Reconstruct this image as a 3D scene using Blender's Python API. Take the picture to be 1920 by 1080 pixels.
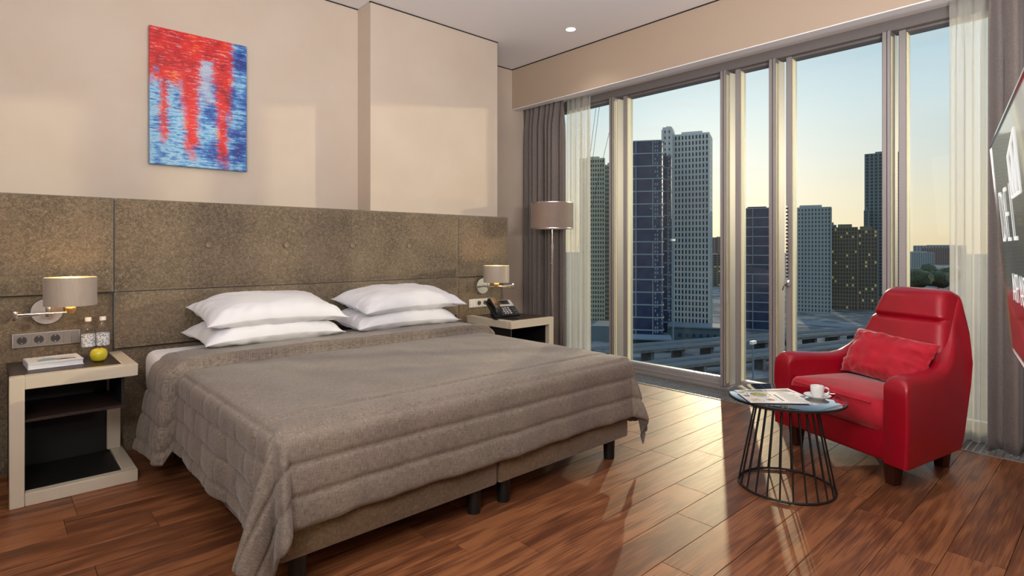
import bpy, bmesh, math, random
from mathutils import Vector, Matrix, noise
import numpy as np
random.seed(7)
PI = math.pi
# ------------------------------------------------------------------ clear
for o in list(bpy.data.objects): bpy.data.objects.remove(o, do_unlink=True)
sc = bpy.context.scene
COL = sc.collection
# ------------------------------------------------------------------ camera
FPX, YAW, HY = 1071.226, math.radians(47.4012), 465.0
cd = bpy.data.cameras.new('camera'); cam = bpy.data.objects.new('camera', cd); COL.objects.link(cam)
cam.location = (0, 0, 1.2); cam.rotation_euler = (PI/2, 0, YAW - PI/2)
cd.sensor_fit = 'HORIZONTAL'; cd.sensor_width = 36; cd.lens = 36*FPX/1920
cd.shift_y = -(540-HY)/1920; cd.clip_start = 0.03; cd.clip_end = 6000
sc.camera = cam
FW = Vector((math.cos(YAW), math.sin(YAW), 0)); RT = Vector((math.sin(YAW), -math.cos(YAW), 0))
# ------------------------------------------------------------------ view
vs = sc.view_settings
vs.view_transform = 'Standard'; vs.look = 'None'; vs.gamma = 1; vs.use_curve_mapping = False
vs.exposure = 0.0
# ------------------------------------------------------------------ sky
SUN_AZ = YAW - math.atan((1338-960)/FPX); SUN_EL = math.radians(12.6)
sun_dir = Vector((math.cos(SUN_AZ)*math.cos(SUN_EL), math.sin(SUN_AZ)*math.cos(SUN_EL), math.sin(SUN_EL)))
glow_dir = Vector((math.cos(SUN_AZ), math.sin(SUN_AZ), 0.08)).normalized()
w = bpy.data.worlds.new('sky'); sc.world = w; w.use_nodes = True
nt = w.node_tree; nt.nodes.clear()
def N(t, typ, **kw):
    n = t.nodes.new(typ)
    for k, v in kw.items(): setattr(n, k, v)
    return n
tc = N(nt, 'ShaderNodeTexCoord'); sep = N(nt, 'ShaderNodeSeparateXYZ'); nt.links.new(tc.outputs['Generated'], sep.inputs[0])
ramp = N(nt, 'ShaderNodeValToRGB'); nt.links.new(sep.outputs['Z'], ramp.inputs[0])
stops = [(0.0, (.78, .64, .40)), (.035, (.80, .70, .47)), (.08, (.76, .72, .56)), (.14, (.66, .72, .68)), (.22, (.55, .70, .75)), (.34, (.42, .60, .72)), (1.0, (.34, .48, .70))]
while len(ramp.color_ramp.elements) < len(stops): ramp.color_ramp.elements.new(.5)
for e, (p, c) in zip(ramp.color_ramp.elements, stops): e.position = p; e.color = (*c, 1)
dot = N(nt, 'ShaderNodeVectorMath', operation='DOT_PRODUCT'); nt.links.new(tc.outputs['Generated'], dot.inputs[0]); dot.inputs[1].default_value = glow_dir
mx = N(nt, 'ShaderNodeMath', operation='MAXIMUM'); nt.links.new(dot.outputs['Value'], mx.inputs[0]); mx.inputs[1].default_value = 0
pw = N(nt, 'ShaderNodeMath', operation='POWER'); nt.links.new(mx.outputs[0], pw.inputs[0]); pw.inputs[1].default_value = 34
ml = N(nt, 'ShaderNodeMath', operation='MULTIPLY'); nt.links.new(pw.outputs[0], ml.inputs[0]); ml.inputs[1].default_value = .42
mixc = N(nt, 'ShaderNodeMix', data_type='RGBA', blend_type='ADD'); nt.links.new(ml.outputs[0], mixc.inputs['Factor'])
nt.links.new(ramp.outputs[0], mixc.inputs['A']); mixc.inputs['B'].default_value = (1, .84, .62, 1)
mp = N(nt, 'ShaderNodeMapping'); mp.inputs['Scale'].default_value = (3, 3, 26); nt.links.new(tc.outputs['Generated'], mp.inputs[0])
cl = N(nt, 'ShaderNodeTexNoise'); cl.inputs['Scale'].default_value = 1.6; cl.inputs['Detail'].default_value = 4; nt.links.new(mp.outputs[0], cl.inputs[0])
clr = N(nt, 'ShaderNodeMapRange'); nt.links.new(cl.outputs[0], clr.inputs[0]); clr.inputs[1].default_value = .55; clr.inputs[2].default_value = .8; clr.inputs[3].default_value = 0; clr.inputs[4].default_value = .3
mixcl = N(nt, 'ShaderNodeMix', data_type='RGBA'); nt.links.new(clr.outputs[0], mixcl.inputs['Factor']); nt.links.new(mixc.outputs['Result'], mixcl.inputs['A']); mixcl.inputs['B'].default_value = (.86, .80, .70, 1)
bg = N(nt, 'ShaderNodeBackground'); bg.inputs[1].default_value = 1.0; nt.links.new(mixcl.outputs['Result'], bg.inputs[0])
wo = N(nt, 'ShaderNodeOutputWorld'); nt.links.new(bg.outputs[0], wo.inputs[0])
# ------------------------------------------------------------------ sun, its reflection off the glazed wing outside, added fill lights
def sun(name, towards, strength, color, angle):
    l = bpy.data.lights.new(name, 'SUN'); l.energy = strength; l.color = color; l.angle = math.radians(angle)
    o = bpy.data.objects.new(name, l); COL.objects.link(o); o.location = (20, 5, 8)
    o.rotation_euler = Vector(towards).to_track_quat('Z', 'Y').to_euler(); return o
sun('sun', sun_dir, .85, (1, .82, .50), .6)
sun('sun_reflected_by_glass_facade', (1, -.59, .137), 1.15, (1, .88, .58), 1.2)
def area(name, loc, target, sx, sy, watts, color):
    l = bpy.data.lights.new(name, 'AREA'); l.shape = 'RECTANGLE'; l.size = sx; l.size_y = sy; l.energy = watts; l.color = color
    o = bpy.data.objects.new(name, l); COL.objects.link(o); o.location = loc
    o.rotation_euler = (Vector(loc)-Vector(target)).to_track_quat('Z', 'Y').to_euler(); return o
area('fill_light_behind', (-2.6, 1.4, 2.1), (2.0, 2.6, 1.3), 2.0, 1.4, 8, (1, .98, .97))  # added fill from behind the camera, no such lamp in the room
area('ceiling_fill', (-.5, .5, 1.9), (2.2, 1.9, 3.15), .8, .8, 58, (1, .98, .97))  # added to brighten the ceiling, has no fixture
area('fill_beside_television', (1.35, -.2, 1.55), (2.05, .95, 3.15), .5, .3, 92, (.98, .98, 1))  # second added fill for the ceiling, also without a fixture

# ================================================================== materials
MATS = {}
def mat(name, col, rough=.5, metal=0, col2=None, scale=8, stretch=(1, 1, 1), bump=0, bscale=None, detail=4, coords='Object', sheen=0, coat=0, emit=None, estr=1, lo=.35, hi=.65, rnd=0, spec=.5, trans=0):
    m = bpy.data.materials.new(name); m.use_nodes = True; t = m.node_tree; b = t.nodes['Principled BSDF']; L = t.links.new
    b.inputs['Base Color'].default_value = (*col, 1); b.inputs['Roughness'].default_value = rough; b.inputs['Metallic'].default_value = metal
    b.inputs['Specular IOR Level'].default_value = spec
    if sheen: b.inputs['Sheen Weight'].default_value = sheen; b.inputs['Sheen Roughness'].default_value = .4
    if coat: b.inputs['Coat Weight'].default_value = coat; b.inputs['Coat Roughness'].default_value = .15
    if trans: b.inputs['Transmission Weight'].default_value = trans
    if emit: b.inputs['Emission Color'].default_value = (*emit, 1); b.inputs['Emission Strength'].default_value = estr
    if col2 or bump:
        tcn = N(t, 'ShaderNodeTexCoord'); mpn = N(t, 'ShaderNodeMapping'); mpn.inputs['Scale'].default_value = stretch
        L(tcn.outputs[coords], mpn.inputs[0]); vec = mpn.outputs[0]
        if rnd:
            oi = N(t, 'ShaderNodeObjectInfo'); ad = N(t, 'ShaderNodeVectorMath', operation='MULTIPLY_ADD')
            L(oi.outputs['Random'], ad.inputs[0]); ad.inputs[1].default_value = (rnd, rnd*1.7, rnd*.6); L(vec, ad.inputs[2]); vec = ad.outputs[0]
        if col2:
            n = N(t, 'ShaderNodeTexNoise'); n.inputs['Scale'].default_value = scale; n.inputs['Detail'].default_value = detail; L(vec, n.inputs[0])
            mr = N(t, 'ShaderNodeMapRange'); L(n.outputs[0], mr.inputs[0]); mr.inputs[1].default_value = lo; mr.inputs[2].default_value = hi
            mi = N(t, 'ShaderNodeMix', data_type='RGBA'); mi.inputs['A'].default_value = (*col, 1); mi.inputs['B'].default_value = (*col2, 1)
            L(mr.outputs[0], mi.inputs['Factor']); L(mi.outputs['Result'], b.inputs['Base Color'])
        if bump:
            n2 = N(t, 'ShaderNodeTexNoise'); n2.inputs['Scale'].default_value = bscale or scale; n2.inputs['Detail'].default_value = 3; L(vec, n2.inputs[0])
            bp = N(t, 'ShaderNodeBump'); bp.inputs['Strength'].default_value = bump; bp.inputs['Distance'].default_value = .01
            L(n2.outputs[0], bp.inputs['Height']); L(bp.outputs[0], b.inputs['Normal'])
    MATS[name] = m; return m
def S(r, g, b):  # sRGB 0-255 -> linear
    return tuple(((c/255+.055)/1.055)**2.4 if c > 10 else c/255/12.92 for c in (r, g, b))

M_WALL = mat('wall_paint', S(206, 191, 175), .75, col2=S(202, 186, 169), scale=3, bump=.04, bscale=220)
M_CEIL = mat('ceiling_paint', S(236, 232, 232), .8)
M_BEAM = mat('beam_paint', S(182, 162, 142), .75, bump=.03, bscale=220)
M_FRAME = mat('window_frame_paint', S(164, 157, 155), .42, .15)
M_FRAME_D = mat('window_rail_paint', S(128, 121, 119), .45, .15)
M_SUNLIT = mat('sunlit_reveal_cream', S(238, 232, 190), .5)  # cream stands in for sunlight on the reveal faces
M_BLACK = mat('black_rubber', (.012, .012, .013), .5)
M_STEEL = mat('brushed_steel', (.62, .60, .57), .32, 1, bump=.05, bscale=60, stretch=(1, 1, 30))
M_CHROME = mat('chrome', (.8, .79, .77), .1, 1)
M_GRILLE = mat('grille_aluminium', S(168, 165, 160), .4, .6)
M_PIT = mat('grille_pit', (.02, .02, .022), .8)
M_CREAM = mat('cream_lacquer', S(206, 194, 173), .38, coat=.15)
M_WENGE = mat('wenge_wood', S(40, 29, 25), .42, col2=S(54, 39, 33), scale=6, stretch=(1, 12, 12))
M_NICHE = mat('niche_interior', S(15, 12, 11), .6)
M_WHITE = mat('white_cotton', S(236, 236, 240), .85, sheen=.2, bump=.12, bscale=14)
M_DRAPE = mat('drape_fabric', S(128, 118, 113), .95, sheen=.3, col2=S(117, 107, 103), scale=90, bump=.1, bscale=300)
M_SHADE = mat('taupe_satin_shade', S(182, 168, 152), .42, sheen=.3, col2=S(172, 158, 142), scale=40, stretch=(8, 8, .4))
M_SHADE_F = mat('taupe_fabric_shade', S(142, 124, 112), .6, sheen=.3, col2=S(128, 110, 100), scale=60, stretch=(1, 1, 4), bump=.1, bscale=200)
M_GOLD = mat('gold_lining', (.75, .52, .25), .35, .8)
M_BULB = mat('lamp_bulb', (1, .9, .7), .3, emit=(1, .72, .38), estr=9)
M_RED = mat('red_leather', S(166, 9, 36), .32, col2=S(154, 7, 31), scale=5, bump=.06, bscale=120, coat=.12)
M_REDV = mat('red_velvet', S(196, 20, 46), .8, sheen=.5, col2=S(176, 12, 36), scale=9, bump=.1, bscale=150)
M_LEGW = mat('dark_wood_leg', S(58, 24, 18), .4)
M_BLKMETAL = mat('black_metal', (.010, .010, .010), .4)
M_PORC = mat('porcelain', S(238, 238, 236), .18, coat=.3)
M_COFFEE = mat('coffee', S(40, 22, 12), .15)
M_PAPER = mat('paper', S(226, 226, 228), .55)
M_PLAST = mat('black_plastic', (.014, .014, .016), .35)
M_GREYP = mat('grey_plastic', S(170, 172, 178), .35)
M_SOCK = mat('socket_silver', S(152, 146, 140), .35, .5)
M_SOCKW = mat('socket_white', S(222, 220, 216), .35)
M_SOCKD = mat('socket_dark', S(70, 66, 62), .4)
M_PET = None
M_APPLE = mat('green_apple', S(214, 192, 46), .3, col2=S(200, 190, 40), scale=6, coat=.2)
M_STEM = mat('apple_stem', S(70, 50, 25), .7)
M_SUNV = mat('downlight_glow', (1, .95, .85), .4, emit=(1, .93, .82), estr=5)

def m_glass(name, tint=(1, 1, 1), refl=1.0, rough=0.0, ior=1.45):
    m = bpy.data.materials.new(name); m.use_nodes = True; t = m.node_tree; t.nodes.clear(); L = t.links.new
    tr = N(t, 'ShaderNodeBsdfTransparent'); tr.inputs[0].default_value = (*tint, 1)
    gl = N(t, 'ShaderNodeBsdfGlossy'); gl.inputs['Roughness'].default_value = rough
    lw = N(t, 'ShaderNodeLayerWeight'); lw.inputs[0].default_value = .5
    p5 = N(t, 'ShaderNodeMath', operation='POWER'); L(lw.outputs['Facing'], p5.inputs[0]); p5.inputs[1].default_value = 5
    r0 = ((ior-1)/(ior+1))**2
    sch = N(t, 'ShaderNodeMath', operation='MULTIPLY_ADD'); L(p5.outputs[0], sch.inputs[0]); sch.inputs[1].default_value = 1-r0; sch.inputs[2].default_value = r0
    mu = N(t, 'ShaderNodeMath', operation='MULTIPLY', use_clamp=True); mu.inputs[1].default_value = refl; L(sch.outputs[0], mu.inputs[0])
    mi = N(t, 'ShaderNodeMixShader'); L(mu.outputs[0], mi.inputs[0]); L(tr.outputs[0], mi.inputs[1]); L(gl.outputs[0], mi.inputs[2])
    o = N(t, 'ShaderNodeOutputMaterial'); L(mi.outputs[0], o.inputs[0]); return m
M_GLASS = m_glass('window_glass', (.98, .99, .988), .5)
M_PET = m_glass('clear_plastic', (.975, .98, .985), 1.6, .02)
M_SMOKE = m_glass('smoked_table_glass', (.16, .20, .20), 5.0, .0, 1.5)
def m_sheer():
    m = bpy.data.materials.new('sheer_voile'); m.use_nodes = True; t = m.node_tree; t.nodes.clear(); L = t.links.new
    tr = N(t, 'ShaderNodeBsdfTransparent'); tl = N(t, 'ShaderNodeBsdfTranslucent'); df = N(t, 'ShaderNodeBsdfDiffuse')
    c = S(246, 243, 234); tl.inputs[0].default_value = (*c, 1); df.inputs[0].default_value = (*c, 1)
    a = N(t, 'ShaderNodeMixShader'); a.inputs[0].default_value = .5; L(tl.outputs[0], a.inputs[1]); L(df.outputs[0], a.inputs[2])
    lw = N(t, 'ShaderNodeLayerWeight'); lw.inputs[0].default_value = .35
    mr = N(t, 'ShaderNodeMapRange'); L(lw.outputs['Facing'], mr.inputs[0]); mr.inputs[3].default_value = .34; mr.inputs[4].default_value = .82
    b = N(t, 'ShaderNodeMixShader'); L(mr.outputs[0], b.inputs[0]); L(tr.outputs[0], b.inputs[1]); L(a.outputs[0], b.inputs[2])
    o = N(t, 'ShaderNodeOutputMaterial'); L(b.outputs[0], o.inputs[0]); return m
M_SHEER = m_sheer()

def m_velour(name, c1, c2, c3):
    m = mat(name, c1, .85, sheen=.45); t = m.node_tree; b = t.nodes['Principled BSDF']; L = t.links.new
    tcn = N(t, 'ShaderNodeTexCoord')
    n1 = N(t, 'ShaderNodeTexNoise'); n1.inputs['Scale'].default_value = 3.2; n1.inputs['Detail'].default_value = 3; L(tcn.outputs['Object'], n1.inputs[0])
    n2 = N(t, 'ShaderNodeTexNoise'); n2.inputs['Scale'].default_value = 60; n2.inputs['Detail'].default_value = 8; n2.inputs['Roughness'].default_value = .85; n2.inputs['Distortion'].default_value = 1.2; L(tcn.outputs['Object'], n2.inputs[0])
    r1 = N(t, 'ShaderNodeMapRange'); L(n1.outputs[0], r1.inputs[0]); r1.inputs[1].default_value = .35; r1.inputs[2].default_value = .65
    r2 = N(t, 'ShaderNodeMapRange'); L(n2.outputs[0], r2.inputs[0]); r2.inputs[1].default_value = .46; r2.inputs[2].default_value = .68
    m1 = N(t, 'ShaderNodeMix', data_type='RGBA'); L(r1.outputs[0], m1.inputs['Factor']); m1.inputs['A'].default_value = (*c1, 1); m1.inputs['B'].default_value = (*c2, 1)
    m2 = N(t, 'ShaderNodeMix', data_type='RGBA'); L(r2.outputs[0], m2.inputs['Factor']); L(m1.outputs['Result'], m2.inputs['A']); m2.inputs['B'].default_value = (*c3, 1)
    L(m2.outputs['Result'], b.inputs['Base Color'])
    bp = N(t, 'ShaderNodeBump'); bp.inputs['Strength'].default_value = .5; bp.inputs['Distance'].default_value = .006; L(n2.outputs[0], bp.inputs['Height']); L(bp.outputs[0], b.inputs['Normal'])
    return m
M_VELOUR = m_velour('headboard_velour', S(88, 76, 61), S(112, 97, 78), S(166, 147, 121))
M_VELBASE = m_velour('bed_base_velour', S(86, 68, 46), S(106, 86, 60), S(140, 116, 84))

def m_planks():
    m = mat('walnut_planks', S(120, 66, 40), .42, spec=.26); t = m.node_tree; b = t.nodes['Principled BSDF']; L = t.links.new
    tcn = N(t, 'ShaderNodeTexCoord'); oi = N(t, 'ShaderNodeObjectInfo')
    ad = N(t, 'ShaderNodeVectorMath', operation='MULTIPLY_ADD'); L(oi.outputs['Random'], ad.inputs[0]); ad.inputs[1].default_value = (37, 61, 13); L(tcn.outputs['Object'], ad.inputs[2])
    mp1 = N(t, 'ShaderNodeMapping'); mp1.inputs['Scale'].default_value = (1.1, 5.5, 5); L(ad.outputs[0], mp1.inputs[0])
    n1 = N(t, 'ShaderNodeTexNoise'); n1.inputs['Scale'].default_value = 1.3; n1.inputs['Detail'].default_value = 2; L(mp1.outputs[0], n1.inputs[0])
    mu = N(t, 'ShaderNodeMath', operation='MULTIPLY'); L(n1.outputs[0], mu.inputs[0]); mu.inputs[1].default_value = 26
    sn = N(t, 'ShaderNodeMath', operation='SINE'); L(mu.outputs[0], sn.inputs[0])
    mp2 = N(t, 'ShaderNodeMapping'); mp2.inputs['Scale'].default_value = (3, 90, 40); L(ad.outputs[0], mp2.inputs[0])
    n2 = N(t, 'ShaderNodeTexNoise'); n2.inputs['Scale'].default_value = 1.5; n2.inputs['Detail'].default_value = 4; L(mp2.outputs[0], n2.inputs[0])
    mp3 = N(t, 'ShaderNodeMapping'); mp3.inputs['Scale'].default_value = (.8, 3, 3); L(ad.outputs[0], mp3.inputs[0])
    n3 = N(t, 'ShaderNodeTexNoise'); n3.inputs['Scale'].default_value = 2; n3.inputs['Detail'].default_value = 3; L(mp3.outputs[0], n3.inputs[0])
    a1 = N(t, 'ShaderNodeMath', operation='MULTIPLY_ADD'); L(sn.outputs[0], a1.inputs[0]); a1.inputs[1].default_value = .11; L(n2.outputs[0], a1.inputs[2])
    a2 = N(t, 'ShaderNodeMath', operation='MULTIPLY_ADD'); L(n3.outputs[0], a2.inputs[0]); a2.inputs[1].default_value = .45; L(a1.outputs[0], a2.inputs[2])
    a3 = N(t, 'ShaderNodeMath', operation='MULTIPLY_ADD'); L(oi.outputs['Random'], a3.inputs[0]); a3.inputs[1].default_value = .22; L(a2.outputs[0], a3.inputs[2])
    r = N(t, 'ShaderNodeValToRGB'); L(a3.outputs[0], r.inputs[0])
    e = r.color_ramp.elements; e[0].position = .58; e[0].color = (*S(94, 55, 36), 1); e[1].position = 1.0; e[1].color = (*S(152, 98, 63), 1)
    x = e.new(.82); x.color = (*S(124, 76, 48), 1)
    L(r.outputs[0], b.inputs['Base Color'])
    bp = N(t, 'ShaderNodeBump'); bp.inputs['Strength'].default_value = .12; bp.inputs['Distance'].default_value = .002; L(a1.outputs[0], bp.inputs['Height']); L(bp.outputs[0], b.inputs['Normal'])
    rr = N(t, 'ShaderNodeMapRange'); L(n2.outputs[0], rr.inputs[0]); rr.inputs[3].default_value = .34; rr.inputs[4].default_value = .50; L(rr.outputs[0], b.inputs['Roughness'])
    return m
M_PLANK = m_planks()

def m_weave():
    m = mat('taupe_woven_coverlet', S(140, 125, 110), .8, sheen=.25); t = m.node_tree; b = t.nodes['Principled BSDF']; L = t.links.new
    uv = N(t, 'ShaderNodeTexCoord')
    def nz(sx, sy, d=3):
        mp_ = N(t, 'ShaderNodeMapping'); mp_.inputs['Scale'].default_value = (sx, sy, 1); L(uv.outputs['UV'], mp_.inputs[0])
        n = N(t, 'ShaderNodeTexNoise'); n.inputs['Scale'].default_value = 1; n.inputs['Detail'].default_value = d; L(mp_.outputs[0], n.inputs[0]); return n
    a = nz(620, 34); c = nz(34, 620); d = nz(5, 5)
    s = N(t, 'ShaderNodeMath', operation='ADD'); L(a.outputs[0], s.inputs[0]); L(c.outputs[0], s.inputs[1])
    s2 = N(t, 'ShaderNodeMath', operation='MULTIPLY_ADD'); L(d.outputs[0], s2.inputs[0]); s2.inputs[1].default_value = .25; L(s.outputs[0], s2.inputs[2])
    r = N(t, 'ShaderNodeMapRange'); L(s2.outputs[0], r.inputs[0]); r.inputs[1].default_value = .88; r.inputs[2].default_value = 1.38
    mi = N(t, 'ShaderNodeMix', data_type='RGBA'); L(r.outputs[0], mi.inputs['Factor']); mi.inputs['A'].default_value = (*S(88, 78, 70), 1); mi.inputs['B'].default_value = (*S(150, 136, 123), 1)
    L(mi.outputs['Result'], b.inputs['Base Color'])
    bp = N(t, 'ShaderNodeBump'); bp.inputs['Strength'].default_value = .25; bp.inputs['Distance'].default_value = .002; L(s.outputs[0], bp.inputs['Height']); L(bp.outputs[0], b.inputs['Normal'])
    return m
M_WEAVE = m_weave()

def m_painting():
    # abstract: red above, blue below, red columns running down, scraped sideways
    m = mat('abstract_paint', (1, 0, 0), .45, coat=.1); t = m.node_tree; b = t.nodes['Principled BSDF']; L = t.links.new
    tcn = N(t, 'ShaderNodeTexCoord'); sp = N(t, 'ShaderNodeSeparateXYZ'); L(tcn.outputs['Generated'], sp.inputs[0])
    X, Z = sp.outputs['X'], sp.outputs['Z']
    def math_(op, a, b_=None, c=None):
        n = N(t, 'ShaderNodeMath', operation=op)
        for i, v in enumerate((a, b_, c)):
            if v is None: continue
            if isinstance(v, (int, float)): n.inputs[i].default_value = v
            else: L(v, n.inputs[i])
        return n.outputs[0]
    def nz(sx, sz, d=4, off=0, rough=.6):
        mp_ = N(t, 'ShaderNodeMapping'); mp_.inputs['Scale'].default_value = (sx, 1, sz); mp_.inputs['Location'].default_value = (off, off*.7, off*1.3); L(tcn.outputs['Generated'], mp_.inputs[0])
        n = N(t, 'ShaderNodeTexNoise'); n.inputs['Scale'].default_value = 1; n.inputs['Detail'].default_value = d; n.inputs['Roughness'].default_value = rough; L(mp_.outputs[0], n.inputs[0]); return n.outputs[0]
    fine = nz(5, 55, 6, 0, .7); fine2 = nz(9, 80, 7, 4, .8); blot = nz(6, 7, 5, 9); grit = nz(60, 70, 3, 2)
    def band(x0, x1, zend, soft=.022):
        # 1 inside a column that hangs from the top down to zend
        j = math_('MULTIPLY_ADD', fine2, .34, X); j = math_('SUBTRACT', j, .17); j = math_('MULTIPLY_ADD', grit, .08, j); j = math_('SUBTRACT', j, .04)
        c = N(t, 'ShaderNodeMapRange'); L(j, c.inputs[0]); c.inputs[1].default_value = x0-soft; c.inputs[2].default_value = x0+soft
        d = N(t, 'ShaderNodeMapRange'); L(j, d.inputs[0]); d.inputs[1].default_value = x1+soft; d.inputs[2].default_value = x1-soft
        zz = math_('MULTIPLY_ADD', blot, .40, Z); zz = math_('SUBTRACT', zz, .09)
        e = N(t, 'ShaderNodeMapRange'); L(zz, e.inputs[0]); e.inputs[1].default_value = zend+.08; e.inputs[2].default_value = zend+.16
        return math_('MULTIPLY', math_('MULTIPLY', c.outputs[0], d.outputs[0]), e.outputs[0])
    red = band(-.2, .86, .62, .06)
    for a in [(.10, .17, .20), (.34, .47, .10), (.68, .78, .02), (.30, .42, .42), (.66, .82, .42)]: red = math_('MAXIMUM', red, band(*a))
    hole = band(.50, .62, .46)   # pale gap in the red, centre
    pale = math_('MULTIPLY', hole, math_('LESS_THAN', math_('MULTIPLY_ADD', fine2, .2, Z), .92))
    topright = math_('MULTIPLY', math_('GREATER_THAN', math_('MULTIPLY_ADD', fine, .3, X), 1.0), 1.0)
    red = math_('MULTIPLY', red, math_('SUBTRACT', 1.0, math_('MULTIPLY', pale, .9)))
    red = math_('MULTIPLY', red, math_('SUBTRACT', 1.0, topright))
    # streaks
    st = N(t, 'ShaderNodeMapRange'); L(fine2, st.inputs[0]); st.inputs[1].default_value = .56; st.inputs[2].default_value = .66
    def ramp_(src, *els):
        r = N(t, 'ShaderNodeValToRGB'); L(src, r.inputs[0])
        while len(r.color_ramp.elements) < len(els): r.color_ramp.elements.new(.5)
        for e, (p, c) in zip(r.color_ramp.elements, els): e.position = p; e.color = (*c, 1)
        return r.outputs[0]
    blue_v = math_('MULTIPLY_ADD', fine, .6, math_('MULTIPLY', blot, .4))
    blue_v = math_('SUBTRACT', blue_v, math_('MULTIPLY', X, .10))
    blues = ramp_(blue_v, (.35, S(16, 46, 130)), (.41, S(36, 98, 180)), (.455, S(92, 158, 208)), (.51, S(160, 206, 228)), (.57, S(50, 120, 192)))
    reds = ramp_(math_('MULTIPLY_ADD', blot, .5, math_('MULTIPLY', fine2, .5)), (.40, S(140, 10, 16)), (.47, S(206, 16, 14)), (.55, S(222, 34, 16)), (.60, S(232, 116, 40)))
    def mixc_(f, a, b_):
        n = N(t, 'ShaderNodeMix', data_type='RGBA'); L(f, n.inputs['Factor'])
        for k, v in (('A', a), ('B', b_)):
            if isinstance(v, tuple): n.inputs[k].default_value = (*v, 1)
            else: L(v, n.inputs[k])
        return n.outputs['Result']
    c = mixc_(red, blues, reds)
    c = mixc_(math_('MULTIPLY', pale, .55), c, S(196, 198, 214))
    c = mixc_(math_('MULTIPLY', st.outputs[0], .75), c, S(196, 206, 222))
    g = N(t, 'ShaderNodeMapRange'); L(grit, g.inputs[0]); g.inputs[1].default_value = .66; g.inputs[2].default_value = .72
    c = mixc_(math_('MULTIPLY', g.outputs[0], .35), c, S(30, 40, 80))
    L(c, b.inputs['Base Color'])
    bp = N(t, 'ShaderNodeBump'); bp.inputs['Strength'].default_value = .4; bp.inputs['Distance'].default_value = .004; L(fine2, bp.inputs['Height']); L(bp.outputs[0], b.inputs['Normal'])
    return m
M_PAINT = m_painting()

# ================================================================== helpers
def put(o, parent=None, **props):
    COL.objects.link(o)
    if parent is not None: o.parent = parent
    for k, v in props.items(): o[k] = v
    return o
def thing(name, label, cat, loc=(0, 0, 0), rz=0, group=None):
    o = bpy.data.objects.new(name, None); o.empty_display_size = .1; o.location = loc; o.rotation_euler = (0, 0, rz)
    put(o); o['label'] = label; o['category'] = cat
    if group: o['group'] = group
    return o
def struct(name, loc=(0, 0, 0), label=None):
    o = bpy.data.objects.new(name, None); o.empty_display_size = .1; o.location = loc; put(o); o['kind'] = 'structure'
    if label: o['label'] = label
    return o
def fin(bm, name, m, parent=None, smooth=None, loc=None, label=None, **props):
    me = bpy.data.meshes.new(name); bmesh.ops.recalc_face_normals(bm, faces=bm.faces); bm.to_mesh(me); bm.free()
    if m: me.materials.append(m)
    if smooth:
        me.polygons.foreach_set('use_smooth', [True]*len(me.polygons)); me.set_sharp_from_angle(angle=math.radians(smooth))
    o = bpy.data.objects.new(name, me)
    if loc: o.location = loc
    put(o, parent, **props)
    if label: o['label'] = label
    return o
def tag(o, label, cat, group=None):
    o['label'] = label; o['category'] = cat
    if group: o['group'] = group
    return o
def nb(): return bmesh.new()
def box(bm, x0, x1, y0, y1, z0, z1, bev=0, seg=2, mtx=None):
    vs_ = [bm.verts.new((x, y, z)) for x in (x0, x1) for y in (y0, y1) for z in (z0, z1)]
    fs = [bm.faces.new([vs_[i] for i in q]) for q in ((0, 1, 3, 2), (4, 6, 7, 5), (0, 4, 5, 1), (2, 3, 7, 6), (0, 2, 6, 4), (1, 5, 7, 3))]
    if mtx is not None: bmesh.ops.transform(bm, matrix=mtx, verts=vs_)
    if bev:
        es = list({e for f in fs for e in f.edges})
        bmesh.ops.bevel(bm, geom=es, offset=bev, segments=seg, profile=.5, affect='EDGES')
    return bm
def bx(name, m, parent, x0, x1, y0, y1, z0, z1, bev=0, seg=2, **kw):
    return fin(box(nb(), x0, x1, y0, y1, z0, z1, bev, seg), name, m, parent, smooth=40 if bev else None, **kw)
def lathe(bm, prof, n=32, c=(0, 0, 0)):
    rings = []
    for r, z in prof:
        if r < 1e-6: rings.append([bm.verts.new((c[0], c[1], c[2]+z))])
        else: rings.append([bm.verts.new((c[0]+r*math.cos(2*PI*i/n), c[1]+r*math.sin(2*PI*i/n), c[2]+z)) for i in range(n)])
    for a, b in zip(rings, rings[1:]):
        for i in range(n):
            j = (i+1) % n
            if len(a) == 1 and len(b) == 1: continue
            if len(a) == 1: bm.faces.new((a[0], b[i], b[j]))
            elif len(b) == 1: bm.faces.new((a[i], a[j], b[0]))
            else: bm.faces.new((a[i], a[j], b[j], b[i]))
    return bm
def tube(bm, pts, r, n=10, cap=True):
    pts = [Vector(p) for p in pts]; rings = []
    rs = r if isinstance(r, (list, tuple)) else [r]*len(pts)
    for k, p in enumerate(pts):
        d = (pts[min(k+1, len(pts)-1)]-pts[max(k-1, 0)]).normalized()
        u = d.cross(Vector((0, 0, 1)))
        if u.length < 1e-4: u = d.cross(Vector((1, 0, 0)))
        u.normalize(); v = d.cross(u)
        rings.append([bm.verts.new(p+rs[k]*(u*math.cos(2*PI*i/n)+v*math.sin(2*PI*i/n))) for i in range(n)])
    for a, b in zip(rings, rings[1:]):
        for i in range(n): bm.faces.new((a[i], a[(i+1) % n], b[(i+1) % n], b[i]))
    if cap: bm.faces.new(rings[0][::-1]); bm.faces.new(rings[-1])
    return bm
def loft(bm, rings, cap=True, closed=True):
    R_ = [[bm.verts.new(p) for p in r] for r in rings]
    for a, b in zip(R_, R_[1:]):
        n = len(a)
        for i in range(n if closed else n-1): bm.faces.new((a[i], a[(i+1) % n], b[(i+1) % n], b[i]))
    if cap: bm.faces.new(R_[0][::-1]); bm.faces.new(R_[-1])
    return bm
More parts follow.
